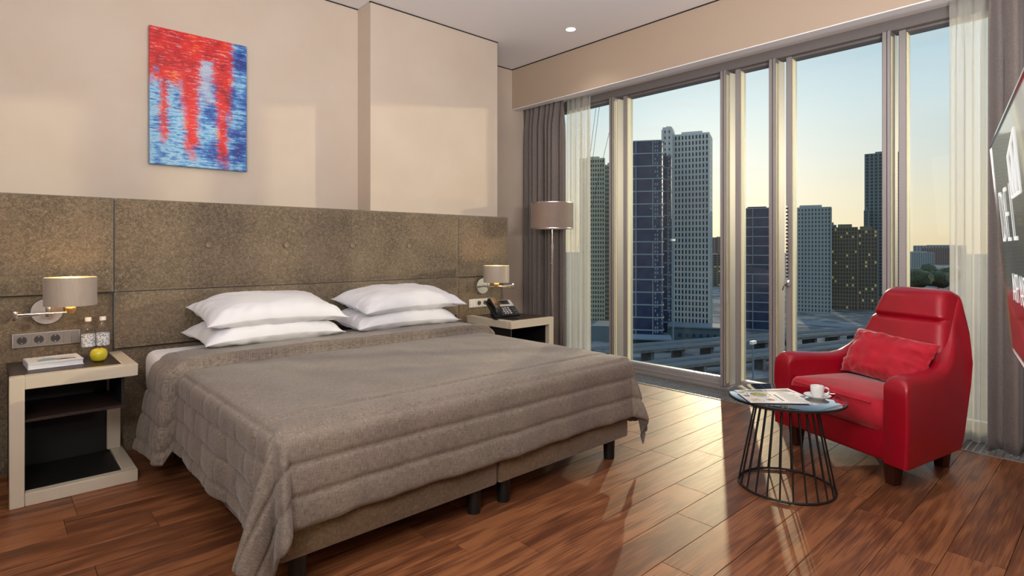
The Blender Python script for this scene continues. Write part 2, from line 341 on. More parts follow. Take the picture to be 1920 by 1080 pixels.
def rrect(x0, x1, y0, y1, r, n=5):
    r = min(r, (x1-x0)/2-1e-4, (y1-y0)/2-1e-4); out = []
    for cx, cy, a0 in ((x1-r, y1-r, 0), (x0+r, y1-r, PI/2), (x0+r, y0+r, PI), (x1-r, y0+r, 1.5*PI)):
        for k in range(n+1): a = a0+PI/2*k/n; out.append((cx+r*math.cos(a), cy+r*math.sin(a)))
    return out
def gridmesh(name, P, m, parent=None, uv=None, loc=None, **props):
    nr, nc = P.shape[:2]
    me = bpy.data.meshes.new(name)
    idx = np.arange(nr*nc).reshape(nr, nc)
    q = np.stack([idx[:-1, :-1], idx[:-1, 1:], idx[1:, 1:], idx[1:, :-1]], -1).reshape(-1, 4)
    me.from_pydata(P.reshape(-1, 3).tolist(), [], q.tolist())
    if uv is not None:
        l = me.uv_layers.new(name='UVMap'); li = np.empty(len(me.loops), dtype=np.int32); me.loops.foreach_get('vertex_index', li)
        l.data.foreach_set('uv', uv.reshape(-1, 2)[li].astype(np.float32).ravel())
    me.materials.append(m); me.polygons.foreach_set('use_smooth', [True]*len(me.polygons))
    o = bpy.data.objects.new(name, me)
    if loc: o.location = loc
    put(o, parent, **props); return o
def solid(o, t, off=-1):
    md = o.modifiers.new('thickness', 'SOLIDIFY'); md.thickness = t; md.offset = off; return o
def copytree(o, parent=None):
    c = o.copy(); COL.objects.link(c); c.parent = parent
    for ch in o.children: copytree(ch, c)
    return c
def textmesh(name, s, size, m, parent, mtx, extrude=.0005, align='LEFT', **props):
    c = bpy.data.curves.new(name, 'FONT'); c.body = s; c.size = size; c.extrude = extrude; c.align_x = align; c.resolution_u = 3; c.offset = -size*.022; c.space_character = 1.35
    tmp = bpy.data.objects.new('tmp', c); COL.objects.link(tmp)
    dg = bpy.context.evaluated_depsgraph_get(); me = bpy.data.meshes.new_from_object(tmp.evaluated_get(dg))
    bpy.data.objects.remove(tmp); me.materials.clear(); me.materials.append(m); me.transform(mtx); me.name = name
    return put(bpy.data.objects.new(name, me), parent, **props)

# ================================================================== room shell
YB, YF, YR = 4.29, 4.08, 4.60      # painting wall, pier front, window-corner recess
ZC = 3.15; XW = 4.63; Y0 = -.42; X0 = -3.2
# floor with individual planks
fl = bx('floor', M_PIT, None, X0, 4.70, Y0, 4.62, -.12, -.012); fl['kind'] = 'structure'
PWD = .18; pmesh = {}
def plank(x0, x1, yc):
    L_ = round(x1-x0, 3)
    if L_ not in pmesh:
        bm = box(nb(), -L_/2+.0008, L_/2-.0008, -PWD/2+.0009, PWD/2-.0009, -.011, 0, .0011, 1)
        me = bpy.data.meshes.new('plank'); bm.to_mesh(me); bm.free(); me.materials.append(M_PLANK); pmesh[L_] = me
    o = bpy.data.objects.new('plank', pmesh[L_]); o.location = ((x0+x1)/2, yc, 0); put(o, fl)
joint = {0: 2.585, 1: 1.604, 3: 1.34, -1: .95, 2: 2.9, -2: 1.9, -3: 3.1}
LEN = [1.5, 1.2, 1.8, 1.35]
for k in range(-10, 18):
    yc = 1.40+(k+.5)*PWD
    j = joint.get(k, random.choice([.3, .75, 1.15, 1.6, 2.05, 2.5])); cuts = [j]
    x = j
    while x < 4.26: x += random.choice(LEN); cuts.append(round(min(x, 4.26), 3))
    x = j
    while x > X0: x -= random.choice(LEN); cuts.insert(0, round(max(x, X0), 3))
    if len(cuts) > 2 and cuts[-1]-cuts[-2] < .15: cuts.pop(-2)
    for a, b in zip(cuts, cuts[1:]): plank(a, b, yc)
# walls, ceiling
def st(name, m, *a, **kw):
    o = bx(name, m, None, *a, **kw); o['kind'] = 'structure'; return o
st('wall_back', M_WALL, X0, 3.56, YB, YB+.15, 0, ZC)
st('wall_back_pier', M_WALL, 2.232, 3.562, YF, YB+.15, 0, ZC-.004)
st('wall_back_recess', M_WALL, 3.50, 4.85, YR, YR+.15, 0, ZC)
st('wall_tv', M_WALL, X0, 4.85, Y0-.15, Y0, 0, ZC)
st('wall_entry', M_WALL, X0-.15, X0, Y0-.15, YB+.15, 0, ZC)
st('ceiling', M_CEIL, X0-.15, 4.3, Y0-.15, YR+.15, ZC, ZC+.15)
# shadow gap lines where the ceiling meets the walls
st('trim_1', M_NICHE, 2.226, 3.566, YF-.006, YF+.01, ZC-.008, ZC-.001)
st('trim_2', M_NICHE, X0, 2.232, YB-.006, YB+.01, ZC-.008, ZC-.001)
st('trim_3', M_NICHE, 3.56, 4.23, YR-.006, YR+.01, ZC-.008, ZC-.001)
st('trim_4', M_NICHE, 4.222, 4.232, Y0, YR, ZC-.008, ZC-.001)
# beam in front of the curtain pocket, pocket ceiling, slab above the windows
st('wall_window_beam', M_BEAM, 4.23, 4.32, Y0-.15, YR+.05, 2.715, ZC+.15, bev=.002, seg=1)
st('wall_window_head', mat('pocket_paint', S(226, 218, 212), .7), 4.32, 4.90, Y0-.15, YR+.15, 2.775, ZC+.15)
st('trim_14', M_CEIL, 4.231, 4.321, Y0-.15, YR+.05, 2.707, 2.715)
st('trim_5', M_FRAME_D, 4.60, 4.74, Y0-.15, YR+.15, 2.70, 2.776)
# floor slab edge under window
st('trim_6', M_FRAME, 4.60, 4.90, Y0-.15, YR+.15, -.15, .03, bev=.003, seg=1)

# ================================================================== windows
ZB, ZT = .085, 2.69
posts = [(3.545, 3.42), (2.372, 2.262), (1.962, 1.848), (1.182, 1.09), (-.05, -.14)]   # left edge, right edge of the front post
bays = [(4.60, 3.49), (3.42, 2.33), (2.27, 1.92), (1.855, 1.15), (1.10, -.02), (-.14, -.55)]
XG = 4.705
for i, (yl, yr) in enumerate(posts):
    wcol = struct('trim_%d' % (7+i), (0, 0, 0))
    pw_ = .052
    bx('post', M_FRAME, wcol, 4.575, 4.76, yl-pw_, yl, .03, 2.70, .004, 1)
    bx('groove', M_BLACK, wcol, 4.572, 4.576, yl-pw_*.62, yl-pw_*.55, .03, 2.70)
    bx('sunlit_reveal_strip', M_SUNLIT, wcol, 4.59, 4.632, yl-pw_-.004, yl-pw_+.001, .06, 2.66)  # sunlit side of the post, put into the cream colour
for i, (ya, yb) in enumerate(bays):
    wd = struct('window_%d' % (i+1), (0, 0, 0))
    yy0, yy1 = yb, ya
    s = .040
    bx('stile', M_FRAME, wd, 4.635, 4.74, yy1-s-.008, yy1-.002, .03, 2.70, .004, 1)
    bx('stile', M_FRAME, wd, 4.635, 4.74, yy0+.0, yy0+s, .03, 2.70, .004, 1)
    bx('bottom_rail', M_FRAME, wd, 4.63, 4.74, yy0+s, yy1-s-.008, .03, ZB, .006, 2)
    bx('sill_step', M_FRAME, wd, 4.60, 4.63, yy0, yy1, .03, .052, .004, 2)
    bx('top_rail', M_FRAME_D, wd, 4.64, 4.74, yy0+s, yy1-s-.008, ZT-.01, 2.70, .004, 1)
    bx('pane_edge_strip', M_SUNLIT, wd, 4.645, 4.69, yy1-s-.014, yy1-s-.007, ZB, ZT-.01)  # strip coloured as a sunlit sash reveal
    bx('pane_edge_strip', mat('chrome_bead', S(220, 218, 210), .3, .4) if 'chrome_bead' not in MATS else MATS['chrome_bead'], wd, 4.650, 4.69, yy0+s, yy1-s-.008, ZB, ZB+.008)
    bx('gasket', M_BLACK, wd, 4.69, 4.70, yy0+s-.002, yy0+s+.008, ZB, ZT-.01)
    bx('pane', M_GLASS, wd, XG, XG+.012, yy0+s-.01, yy1-s-.01, ZB-.01, ZT)
# opening sash hardware: toothed restrictor chain and lever
w3 = bpy.data.objects['window_3']
rodo = fin(tube(nb(), [(0, 0, .0), (0, 0, .58)], .004, 8), 'restrictor_chain', M_STEEL, w3, 40, (4.60, 1.832, .95), label='toothed metal restrictor chain')
lm = None
for k in range(20):
    if lm is None:
        lk = fin(box(nb(), -.006, .006, -.012, .006, .0, .012, .002, 1), 'tooth', M_BLACK, rodo, 40); lm = lk.data
    else:
        lk = bpy.data.objects.new('tooth', lm); put(lk, rodo)
    lk.location = (0, 0, .02+k*.028)
lv = fin(box(nb(), -.012, .035, -.014, .014, 0, .05, .004, 2), 'handle', M_CHROME, w3, 40, (4.60, 1.832, .90), label='small chrome lever handle')
fin(tube(nb(), [(-.012, 0, .035), (-.03, .004, .03), (-.034, .012, .0), (-.03, .02, -.03)], .006, 8), 'lever', M_CHROME, lv, 60)

# trench grille along the glass
gr = thing('floor_grille', 'grey metal convector grille set in the floor along the windows', 'grille', (4.43, 2.0, 0))
bx('pit', M_PIT, gr, -.165, .165, -2.4, 2.6, -.05, -.02)
for x in (-.168, .158): bx('edge_frame', M_GRILLE, gr, x, x+.010, -2.4, 2.6, -.02, .004)
bm = nb()
for k in range(150):
    y = -2.39+k*.0332; box(bm, -.158, .158, y, y+.008, -.012, .0015)
fin(bm, 'slat', M_GRILLE, gr, kind='stuff')
bm = nb()
for k in range(9): box(bm, -.128+k*.032-.003, -.128+k*.032+.003, -2.39, 2.59, -.012, .001)
fin(bm, 'cross_rod', M_GRILLE, gr, kind='stuff')

# ================================================================== curtains
def curtain(name, label, cat, m, xc, ya, yb, zt, zb, folds, amp, seed, thick=.004, flare=0.0, hdr=True, fr=None):
    rnd = random.Random(seed); nU, nV = folds*14, 40
    t = thing(name, label, cat, (xc, (ya+yb)/2, zb))
    ph = [rnd.uniform(-.5, .5) for _ in range(folds+2)]; am = [rnd.uniform(.65, 1.25) for _ in range(folds+2)]
    P = np.zeros((nV+1, nU+1, 3)); w_ = yb-ya
    for j in range(nV+1):
        v = j/nV; z = (zt-zb)*(1-v)     # top to bottom
        sp_ = 1+flare*v
        for i in range(nU+1):
            u = i/nU; f = u*folds; k = int(min(f, folds-1e-6)); a = am[k]*(1-(f-k))+am[k+1]*(f-k)
            pinch = .35+.65*min(1, v/.10) if hdr else 1
            wav = math.sin(2*PI*f+ph[k]*v*.6+.9*math.sin(f*1.7+seed))+.35*math.sin(4.3*PI*f+seed)
            x = amp*a*pinch*wav + amp*.35*v*math.sin(2*PI*f*.37+seed)
            y = (ya-(ya+yb)/2)+w_*u*1.0
            y = y*sp_ + .010*a*math.sin(4*PI*f)*min(1, v*6)
            P[j, i] = (x, y, z)
    o = gridmesh('fabric', P, m, t); solid(o, thick, 0)
    return t
curtain('drape', 'grey brown pleated drape hanging behind the floor lamp', 'curtain', M_DRAPE, 4.392, 4.592, 3.97, 2.76, .03, 8, .048, 3, .006)
curtain('sheer_curtain', 'cream sheer curtain beside the floor lamp', 'curtain', M_SHEER, 4.535, 4.06, 3.745, 2.765, .03, 4, .018, 5, .0015)
curtain('sheer_curtain', 'cream sheer curtain behind the red armchair', 'curtain', M_SHEER, 4.48, .79, .55, 2.765, .01, 3, .026, 8, .0015)
curtain('drape', 'grey brown pleated drape beside the television', 'curtain', M_DRAPE, 4.385, .575, -.1, 2.76, .01, 5, .05, 11, .006)
tr = thing('curtain_track', 'slim white curtain track under the window soffit', 'track', (4.46, 2.1, 2.76))
bx('rail', M_CEIL, tr, -.05, .05, -2.4, 2.45, .003, .014)

# ================================================================== headboard
hb = thing('headboard', 'wide brown velour upholstered headboard with four round buttons', 'headboard', (0, 3.985, 0))
def hpanel(x0, x1, z0, z1, yf, yb, btn=(), nx=None):
    w_, h_ = x1-x0, z1-z0; nx = max(12, int(w_/.018)); nz = max(8, int(h_/.018)); P = np.zeros((nz+5, nx+5, 3))
    us = [0, 0]+list(np.linspace(0, 1, nx+1))+[1, 1]; vs2 = [0, 0]+list(np.linspace(0, 1, nz+1))+[1, 1]
    for j, v in enumerate(vs2):
        for i, u in enumerate(us):
            x, z = x0+w_*u, z0+h_*v
            dx, dz = min(u, 1-u)*w_, min(v, 1-v)*h_; d = min(dx, dz)
            y = -.012*(1-math.exp(-d/.012)) + .0025*noise.noise(Vector((x*3, z*3, 1)))
            for bxx, bzz in btn:
                r = math.hypot(x-bxx, z-bzz); y += .016*math.exp(-(r/.024)**4)+.008*math.exp(-(r/.06)**2)
            if i == 0 or j == 0 or i == len(us)-1 or j == len(vs2)-1: y = yb-yf-.012
            P[j, i] = (x, yf-3.985+y+.012, z)
    o = gridmesh('panel', P, M_VELOUR, hb); return o
BT = [(1.043, 1.22), (1.538, 1.22), (2.032, 1.22), (2.534, 1.22)]
HL, HR = -1.6, 3.625
hpanel(HL, .541, .947, 1.49, 3.985, 4.078)
hpanel(.547, 3.032, .947, 1.49, 3.985, 4.078, BT)
hpanel(3.038, HR, .947, 1.49, 3.985, 4.078)
hpanel(.547, 3.032, .617, .942, 3.985, 4.078)
hpanel(HL, .541, .30, .943, 4.015, 4.078)
hpanel(3.038, HR-.035, .30, .943, 4.015, 4.078)
hpanel(.547, 3.032, .0, .612, 4.022, 4.078)
hpanel(HL, .541, .0, .296, 4.015, 4.078); hpanel(3.038, HR-.035, .0, .296, 4.015, 4.078)
M_BTN = m_velour('button_velour', S(120, 104, 84), S(138, 120, 98), S(188, 168, 140))
bm0 = None
for x, z in BT:
    if bm0 is None:
        bm = nb(); lathe(bm, [(0, .004), (.008, .005), (.011, .004), (.0125, .007), (.0150, .0095), (.0175, .008), (.019, .003), (.019, -.004)], 24)
        bmesh.ops.rotate(bm, cent=(0, 0, 0), matrix=Matrix.Rotation(PI/2, 3, 'X'), verts=bm.verts)
        o = fin(bm, 'button', M_BTN, hb, 60, (x, .010, z)); bm0 = o.data
    else:
        o = bpy.data.objects.new('button', bm0); o.location = (x, .010, z); put(o, hb)

# ================================================================== bed
W0, W1, F0, H1 = .73, 2.71, 1.96, 3.97
bed = thing('bed', 'king size bed with brown velour base and white mattress', 'bed', ((W0+W1)/2, (F0+H1)/2, 0))
cx, cy = (W0+W1)/2, (F0+H1)/2
for a, b in ((W0, cx-.004), (cx+.004, W1)):
    bs = bx('base', M_VELBASE, bed, a-cx, b-cx, F0-cy, H1-cy, .12, .34, .015, 2)
for lx in (W0+.09, cx-.09, cx+.09, W1-.09):
    for ly in (F0+.07, H1-.25):
        bm = lathe(nb(), [(0, 0), (.030, 0), (.034, .125), (0, .125)], 20); fin(bm, 'leg', M_BLKMETAL, bed, 40, (lx-cx, ly-cy, 0))
bx('mattress', M_WHITE, bed, W0-cx+.006, W1-cx-.006, F0-cy+.04, H1-cy+.0, .341, .570, .04, 5)
bx('sheet', M_WHITE, bed, W0-cx-.045, W1-cx+.045, 3.50-cy, H1-cy-.005, .345, .598, .055, 5)
# coverlet
def coverlet():
    top, ins, r, drop, fdrop = .588, .022, .055, .415, .365
    xl, xr, yf, yh = W0+ins, W1-ins, F0+ins, 3.57
    ds = .0095
    S_ = np.arange(-drop, (xr-xl)+drop+ds/2, ds); T_ = np.arange(-fdrop, yh-yf+ds/2, ds)
    ns, nt_ = len(S_), len(T_); P = np.zeros((nt_, ns, 3)); UV = np.zeros((nt_, ns, 2)); Hh = np.zeros((nt_, ns))
    def hang(a, flare):
        q = r*PI/2
        if a < q: return r*math.sin(a/r), r*(1-math.cos(a/r))
        a -= q; return r+a*flare, r+a*math.sqrt(max(0, 1-flare*flare))
    Wd = xr-xl
    for j, t in enumerate(T_):
        b = max(0, -t)
        for i, s in enumerate(S_):
            a = max(0, -s) if s < 0 else max(0, s-Wd); sg = -1 if s < Wd/2 else 1
            bxs = min(max(s, 0), Wd); byt = max(t, 0)
            if a == 0 and b == 0:
                x, y, z = xl+s, yf+t, top+.006*noise.noise(Vector((s*2.2, t*2.2, 3)))+.003*noise.noise(Vector((s*7, t*5, 8)))
                ed = min(s, Wd-s, t)
                z -= .012*math.exp(-ed/.05)
            else:
                rho = math.hypot(a, b); phi = math.atan2(b, a)
                fl_ = .02 if b == 0 else (.04 if a == 0 else .02+.02*math.sin(phi)**2+.24*math.sin(2*phi))
                if b == 0 and t > 3.225-yf: rho *= 1.14; fl_ = .07
                o, d = hang(rho, fl_)
                k = max(0, rho-r)/.4
                if a > 0 and b > 0:
                    o += -.085*k*math.cos(6*(phi-PI/4))*(1 if sg < 0 else .6)
                if b == 0:
                    o += k*(.010*math.sin(t*7.5+1)+.005*math.sin(t*17+sg)+.03*math.exp(-((t-.62)/.13)**2)*(sg < 0))
                    o += k*.045*math.exp(-((t-(yh-yf))/.35)**2)*(sg < 0)
                if a == 0:
                    o += k*(.010*math.sin(s*6+2)+.006*math.sin(s*19)+.004*math.sin(s*37+1))
                x = xl+bxs+sg*o*math.cos(phi) ; y = yf+byt-o*math.sin(phi); z = top-.012-d
                z = max(z, .012+.02*(o-.1))
            P[j, i] = (x, y, z); UV[j, i] = (s, t)
            # quilting relief
            h = 0
            la = (-s if s < Wd/2 else s-Wd)      # distance beyond the side edge
            lb = -t
            def groove(d): return -.0085*math.exp(-(d/.009)**2)+.002*(1-math.exp(-(d/.03)**2))
            best = 9
            if lb > -.16:
                for q in (-.12, .035, .145, .255, .365): best = min(best, abs(lb-q))
            if la > -.02 and lb < .0:
                for q in (.035, .145, .255, .365): best = min(best, abs(la-q))
            if best < 9: h += groove(best)
            if la > .035 and lb < 0:
                row = int((la-.035)//.11); h += .5*groove(abs((t+row*.11) % .22-.11))
            if lb > .03: h += .0035*noise.noise(Vector((s*14, t*2.5, 5)))*min(1, lb/.1)
            if la > .03: h += .0035*noise.noise(Vector((t*12, la*3, 2)))
            # folded-back band at the head end
            e = t-(3.235-yf)
            if e > -.02: h += .050*(1-math.exp(-max(0, e+.010)/.008)) + .012*math.exp(-((e-.025)/.025)**2)
            Hh[j, i] = h
    gu = np.gradient(P, axis=1); gv = np.gradient(P, axis=0); n = np.cross(gu, gv); n /= np.linalg.norm(n, axis=2, keepdims=True)+1e-9
    P = P+n*Hh[..., None]
    e = T_-(3.235-yf); P[..., 1] -= (.022*np.exp(-((e-.012)/.016)**2))[:, None]
    P[..., 2] = np.maximum(P[..., 2], .006)
    o = gridmesh('coverlet', P, M_WEAVE, None, UV)
    solid(o, .009, -1)
    return tag(o, 'taupe woven quilted bedspread draped over the large bed', 'bedspread')
coverlet()
# pillows
def pillow(name, label, loc, w_, d_, th, rx, ry, rz, seed, m=M_WHITE, cat='pillow', flange=.022, group=None, nx=56, ny=40, wr=1.0):
    def surf(side):
        P = np.zeros((ny+1, nx+1, 3))
        for j in range(ny+1):
            v = -1+2*j/ny
            for i in range(nx+1):
                u = -1+2*i/nx
                x = w_/2*u*(1-.07*(1-v*v)*abs(u)**3); y = d_/2*v*(1-.08*(1-u*u)*abs(v)**3)
                fu, fv = max(0, 1-(abs(u)/(1-flange))**3.6), max(0, 1-(abs(v)/(1-flange*1.3))**3.2)
                h = th/2*(fu*fv)**.50
                q = 1-fu*fv
                wv = wr*(.012*noise.noise(Vector((u*2.2+seed, v*2.2, side)))+.012*q*noise.noise(Vector((u*7+seed, v*5, side+2)))+.009*q*noise.noise(Vector((math.atan2(v, u)*6, seed, 1))))*(1 if h > 0 else .25)
                z = side*(h+.0015)*(1 if side > 0 else .75)+wv-.022*u*u*abs(u)
                P[j, i] = (x, y, z)
        return P
    A, B_ = surf(1), surf(-1)[:, ::-1]
    me = bpy.data.meshes.new(name); v = A.reshape(-1, 3).tolist()+B_.reshape(-1, 3).tolist(); f = []; n0 = (nx+1)*(ny+1)
    for off in (0, n0):
        for j in range(ny):
            for i in range(nx): a = off+j*(nx+1)+i; f.append((a, a+1, a+nx+2, a+nx+1))
    def ia(j, i): return j*(nx+1)+i
    def ib(j, i): return n0+j*(nx+1)+(nx-i)
    for i in range(nx): f.append((ia(0, i+1), ia(0, i), ib(0, i), ib(0, i+1))); f.append((ia(ny, i), ia(ny, i+1), ib(ny, i+1), ib(ny, i)))
    for j in range(ny): f.append((ia(j, 0), ia(j+1, 0), ib(j+1, 0), ib(j, 0))); f.append((ia(j+1, nx), ia(j, nx), ib(j, nx), ib(j+1, nx)))
    me.from_pydata(v, [], f); me.materials.append(m); me.polygons.foreach_set('use_smooth', [True]*len(me.polygons))
    o = bpy.data.objects.new(name, me); o.location = loc; o.rotation_euler = (rx, ry, rz); put(o); return tag(o, label, cat, group)
G = 'white pillows stacked on the bed'
pillow('pillow', 'white pillow at bottom of the stack nearest the water bottles', (1.29, 3.685, .695), .83, .50, .17, .05, 0, .02, 1, group=G)
pillow('pillow', 'white pillow on top of the stack nearest the water bottles', (1.31, 3.68, .817), .83, .52, .18, .14, .01, -.02, 2, group=G)
pillow('pillow', 'white pillow at bottom of the stack nearest the telephone', (2.23, 3.69, .695), .84, .50, .17, .05, 0, -.02, 3, group=G)
pillow('pillow', 'white pillow on top of the stack nearest the telephone', (2.27, 3.69, .822), .86, .52, .18, .13, -.01, .02, 4, group=G)

# ================================================================== bedside tables
def nightstand(label, x0, yf, mir):
    W_, D_, Hn = .50, 3.972-yf, .605
    t = thing('bedside_table', label, 'table', (x0+W_/2, yf+D_/2, 0), group='bedside tables')
    def b(name, m, xa, xb, ya, yb, za, zb, bev=.0025):
        xa, xb = (xa-W_/2, xb-W_/2)
        if mir: xa, xb = -xb, -xa
        return bx(name, m, t, xa, xb, ya-D_/2, yb-D_/2, za, zb, bev, 1)
    f = .055
    b('front_leg', M_CREAM, 0, f, 0, f*.9, 0, Hn)
    b('front_bar', M_CREAM, f, W_, 0, f*.9, Hn-.062, Hn)
    b('front_bar', M_CREAM, f, W_, 0, f*.9, 0, .06)
    b('side_bar', M_CREAM, W_-.062, W_, f*.9, D_, Hn-.062, Hn)
    b('side_bar', M_CREAM, W_-.062, W_, f*.9, D_, 0, .06)
    b('rear_leg', M_CREAM, W_-.075, W_-.01, D_-.045, D_, .06, Hn-.062)
    b('top_panel', M_WENGE, .002, W_-.062, f*.9, D_, Hn-.045, Hn-.004, .001)
    b('side_panel', M_WENGE, .004, .030, f*.9, D_, .0, Hn-.045, .001)
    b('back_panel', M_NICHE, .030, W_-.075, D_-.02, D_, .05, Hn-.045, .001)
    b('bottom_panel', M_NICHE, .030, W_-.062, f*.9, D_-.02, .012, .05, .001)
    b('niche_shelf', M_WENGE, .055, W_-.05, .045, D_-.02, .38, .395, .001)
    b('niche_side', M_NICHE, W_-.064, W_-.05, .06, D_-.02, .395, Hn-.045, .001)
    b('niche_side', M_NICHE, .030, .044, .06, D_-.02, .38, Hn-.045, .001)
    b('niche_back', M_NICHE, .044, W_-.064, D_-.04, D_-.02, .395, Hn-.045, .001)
    return t
nightstand('cream framed bedside table under the fruit and water bottles', .075, 3.475, False)
nightstand('cream framed bedside table under the black telephone', 3.112, 3.395, True)

# ================================================================== wall lamps
def sconce(label, sx, mir):
    s = -1 if mir else 1
    t = thing('wall_lamp', label, 'lamp', (sx, 3.985, .856), group='swing arm wall lamps')
    Y = .028
    bm = lathe(nb(), [(0, 0), (.068, 0), (.072, .004), (.072, .012), (.069, .016), (0, .017)], 40)
    bmesh.ops.rotate(bm, cent=(0, 0, 0), matrix=Matrix.Rotation(PI/2, 3, 'X'), verts=bm.verts); fin(bm, 'back_plate', M_STEEL, t, 40, (0, Y, 0))
    fin(tube(nb(), [(0, Y-.01, 0), (0, -.06, 0)], .009, 12), 'stub', M_STEEL, t, 40)
    fin(lathe(nb(), [(0, -.022), (.012, -.022), (.0125, -.02), (.0125, .028), (.012, .03), (0, .03)], 20), 'hub', M_CHROME, t, 40, (0, -.065, 0))
    ex, ey = -.138*s, -.235
    fin(tube(nb(), [(0, -.065, -.002), (ex, ey, -.004)], .0045, 10), 'arm', M_CHROME, t, 40)
    fin(lathe(nb(), [(0, -.018), (.011, -.018), (.012, -.015), (.012, .026), (.011, .029), (0, .029)], 20), 'elbow', M_CHROME, t, 40, (ex, ey, 0))
    hx, hy = .078*s, -.262
    fin(tube(nb(), [(ex, ey, .012), (hx+.012*s, hy, .012)], .0045, 10), 'arm', M_CHROME, t, 40)
    fin(lathe(nb(), [(0, .006), (.012, .006), (.022, .022), (.024, .034), (.020, .044), (.012, .05), (.010, .085), (0, .085)], 20), 'lamp_holder', M_GOLD, t, 40, (hx, hy, 0))
    fin(lathe(nb(), [(0, .0), (.012, .004), (.022, .03), (.020, .045), (0, .058)], 16), 'bulb', M_BULB, t, 60, (hx, hy, .082))
    sh = fin(lathe(nb(), [(.1115, .048), (.1115, .192), (.1095, .193), (.1095, .049), (.1115, .048)], 56), 'shade', M_SHADE, t, 40, (hx, hy, 0))
    fin(lathe(nb(), [(.1092, .050), (.1092, .191)], 56), 'shade_lining', M_GOLD, sh, 40)
    for a in range(3):
        an = a*2*PI/3+.4; fin(tube(nb(), [(hx, hy, .178), (hx+.109*math.cos(an), hy+.109*math.sin(an), .186)], .002, 6), 'spider', M_STEEL, t)
    fin(lathe(nb(), [(0, .140), (.005, .140), (.005, .188), (.008, .189), (.008, .203), (0, .204)], 14), 'finial', M_CHROME, t, 40, (hx, hy, 0))
    l = bpy.data.lights.new('wall_lamp_glow', 'POINT'); l.energy = 2.2; l.color = (1, .70, .38); l.shadow_soft_size = .03
    lo = bpy.data.objects.new('wall_lamp_glow', l); COL.objects.link(lo); lo.parent = t; lo.location = (hx, hy, .16)
    return t
sconce('chrome swing arm wall lamp above the water bottles', .242, False)
sconce('chrome swing arm wall lamp above the telephone', 3.318, True)

# ================================================================== sockets
def sockets(label, x0, x1, z0, z1, kinds, fm, pm):
    t = thing('socket_strip', label, 'socket', ((x0+x1)/2, 4.013, (z0+z1)/2), group='socket strips')
    w_, h_ = x1-x0, z1-z0
    bx('frame', fm, t, -w_/2, w_/2, 0-.008, .003, -h_/2, h_/2, .002, 1)
    n = sum(k[1] for k in kinds); x = -w_/2+.006; u = (w_-.012)/n
    for kind, wd in kinds:
        pl = bx('plate' if kind == 'socket' else 'switch', pm, t, x+.001, x+u*wd-.001, -.012, -.007, -h_/2+.006, h_/2-.006, .0015, 1)
        if kind == 'socket':
            c = x+u*wd/2
            bm = lathe(nb(), [(0, 0), (.019, 0), (.0195, .0015), (.021, .0015), (.021, 0)], 28)
            bmesh.ops.rotate(bm, cent=(0, 0, 0), matrix=Matrix.Rotation(PI/2, 3, 'X'), verts=bm.verts); fin(bm, 'well', M_SOCKD, pl, 40, (c, -.0122, 0))
            for q in (-.0085, .0085):
                bm = lathe(nb(), [(0, 0), (.0028, 0), (.0028, .001), (0, .001)], 10)
                bmesh.ops.rotate(bm, cent=(0, 0, 0), matrix=Matrix.Rotation(PI/2, 3, 'X'), verts=bm.verts); fin(bm, 'hole', M_BLACK, pl, None, (c+q, -.0125, 0))
            for q in (-.0155, .0155): bx('earth_clip', M_STEEL, pl, c-.003, c+.003, -.0145, -.012, q-.002, q+.002)
        x += u*wd
    return t
sockets('silver strip of three round sockets and two switches above the fruit', .097, .388, .668, .745, [('socket', 1), ('socket', 1), ('socket', 1), ('switch', .5), ('switch', .5)], M_STEEL, M_SOCK)
sockets('white socket strip behind the telephone', 3.166, 3.456, .665, .741, [('switch', .5), ('switch', .5), ('socket', 1), ('socket', 1), ('socket', 1)], M_SOCKW, M_SOCKW)

# ================================================================== painting
pt = thing('painting', 'red and blue abstract canvas painting hung above the headboard', 'painting', (1.06, 4.268, 1.74))
bx('canvas', M_PAINT, pt, -.295, .295, -.022, .008, 0, .885, .002, 1)
bx('stretcher', mat('canvas_edge', S(40, 50, 92), .8), pt, -.293, .293, .008, .02, .002, .883)

# ================================================================== things on the left bedside table
TZ = .602
def bottle(label, x, y, rot):
    t = thing('water_bottle', label, 'bottle', (x, y, TZ), rot, group='water bottles')
    pr = [(0, .002), (.024, 0), (.031, .004)]
    for k in range(4): pr += [(.0315, .012+k*.010), (.0300, .017+k*.010)]
    pr += [(.0315, .055), (.0315, .135), (.030, .14), (.0315, .146), (.030, .160), (.022, .180), (.0135, .192), (.012, .200)]
    fin(lathe(nb(), pr, 28), 'body', M_PET, t, 60)
    fin(lathe(nb(), [(0, .198), (.0145, .198), (.0150, .200), (.0150, .216), (.0140, .219), (0, .219)], 24), 'cap', M_SOCKW, t, 40)
    lb = fin(lathe(nb(), [(.0318, .062), (.0318, .128)], 28), 'label', m_label, t, 60, label='white label printed with rows of small dark flecks')
    return t
def mk_label():
    m = mat('bottle_label', S(214, 218, 222), .5); t = m.node_tree; b = t.nodes['Principled BSDF']; L = t.links.new
    tcn = N(t, 'ShaderNodeTexCoord'); mp_ = N(t, 'ShaderNodeMapping'); mp_.inputs['Scale'].default_value = (90, 90, 190); L(tcn.outputs['Object'], mp_.inputs[0])
    v = N(t, 'ShaderNodeTexVoronoi'); v.inputs['Scale'].default_value = 1; L(mp_.outputs[0], v.inputs[0])
    r = N(t, 'ShaderNodeMapRange'); L(v.outputs['Distance'], r.inputs[0]); r.inputs[1].default_value = .30; r.inputs[2].default_value = .42
    mi = N(t, 'ShaderNodeMix', data_type='RGBA'); mi.inputs['A'].default_value = (*S(40, 44, 56), 1); mi.inputs['B'].default_value = (*S(214, 218, 222), 1); L(r.outputs[0], mi.inputs['Factor']); L(mi.outputs['Result'], b.inputs['Base Color'])
    return m
m_label = mk_label()
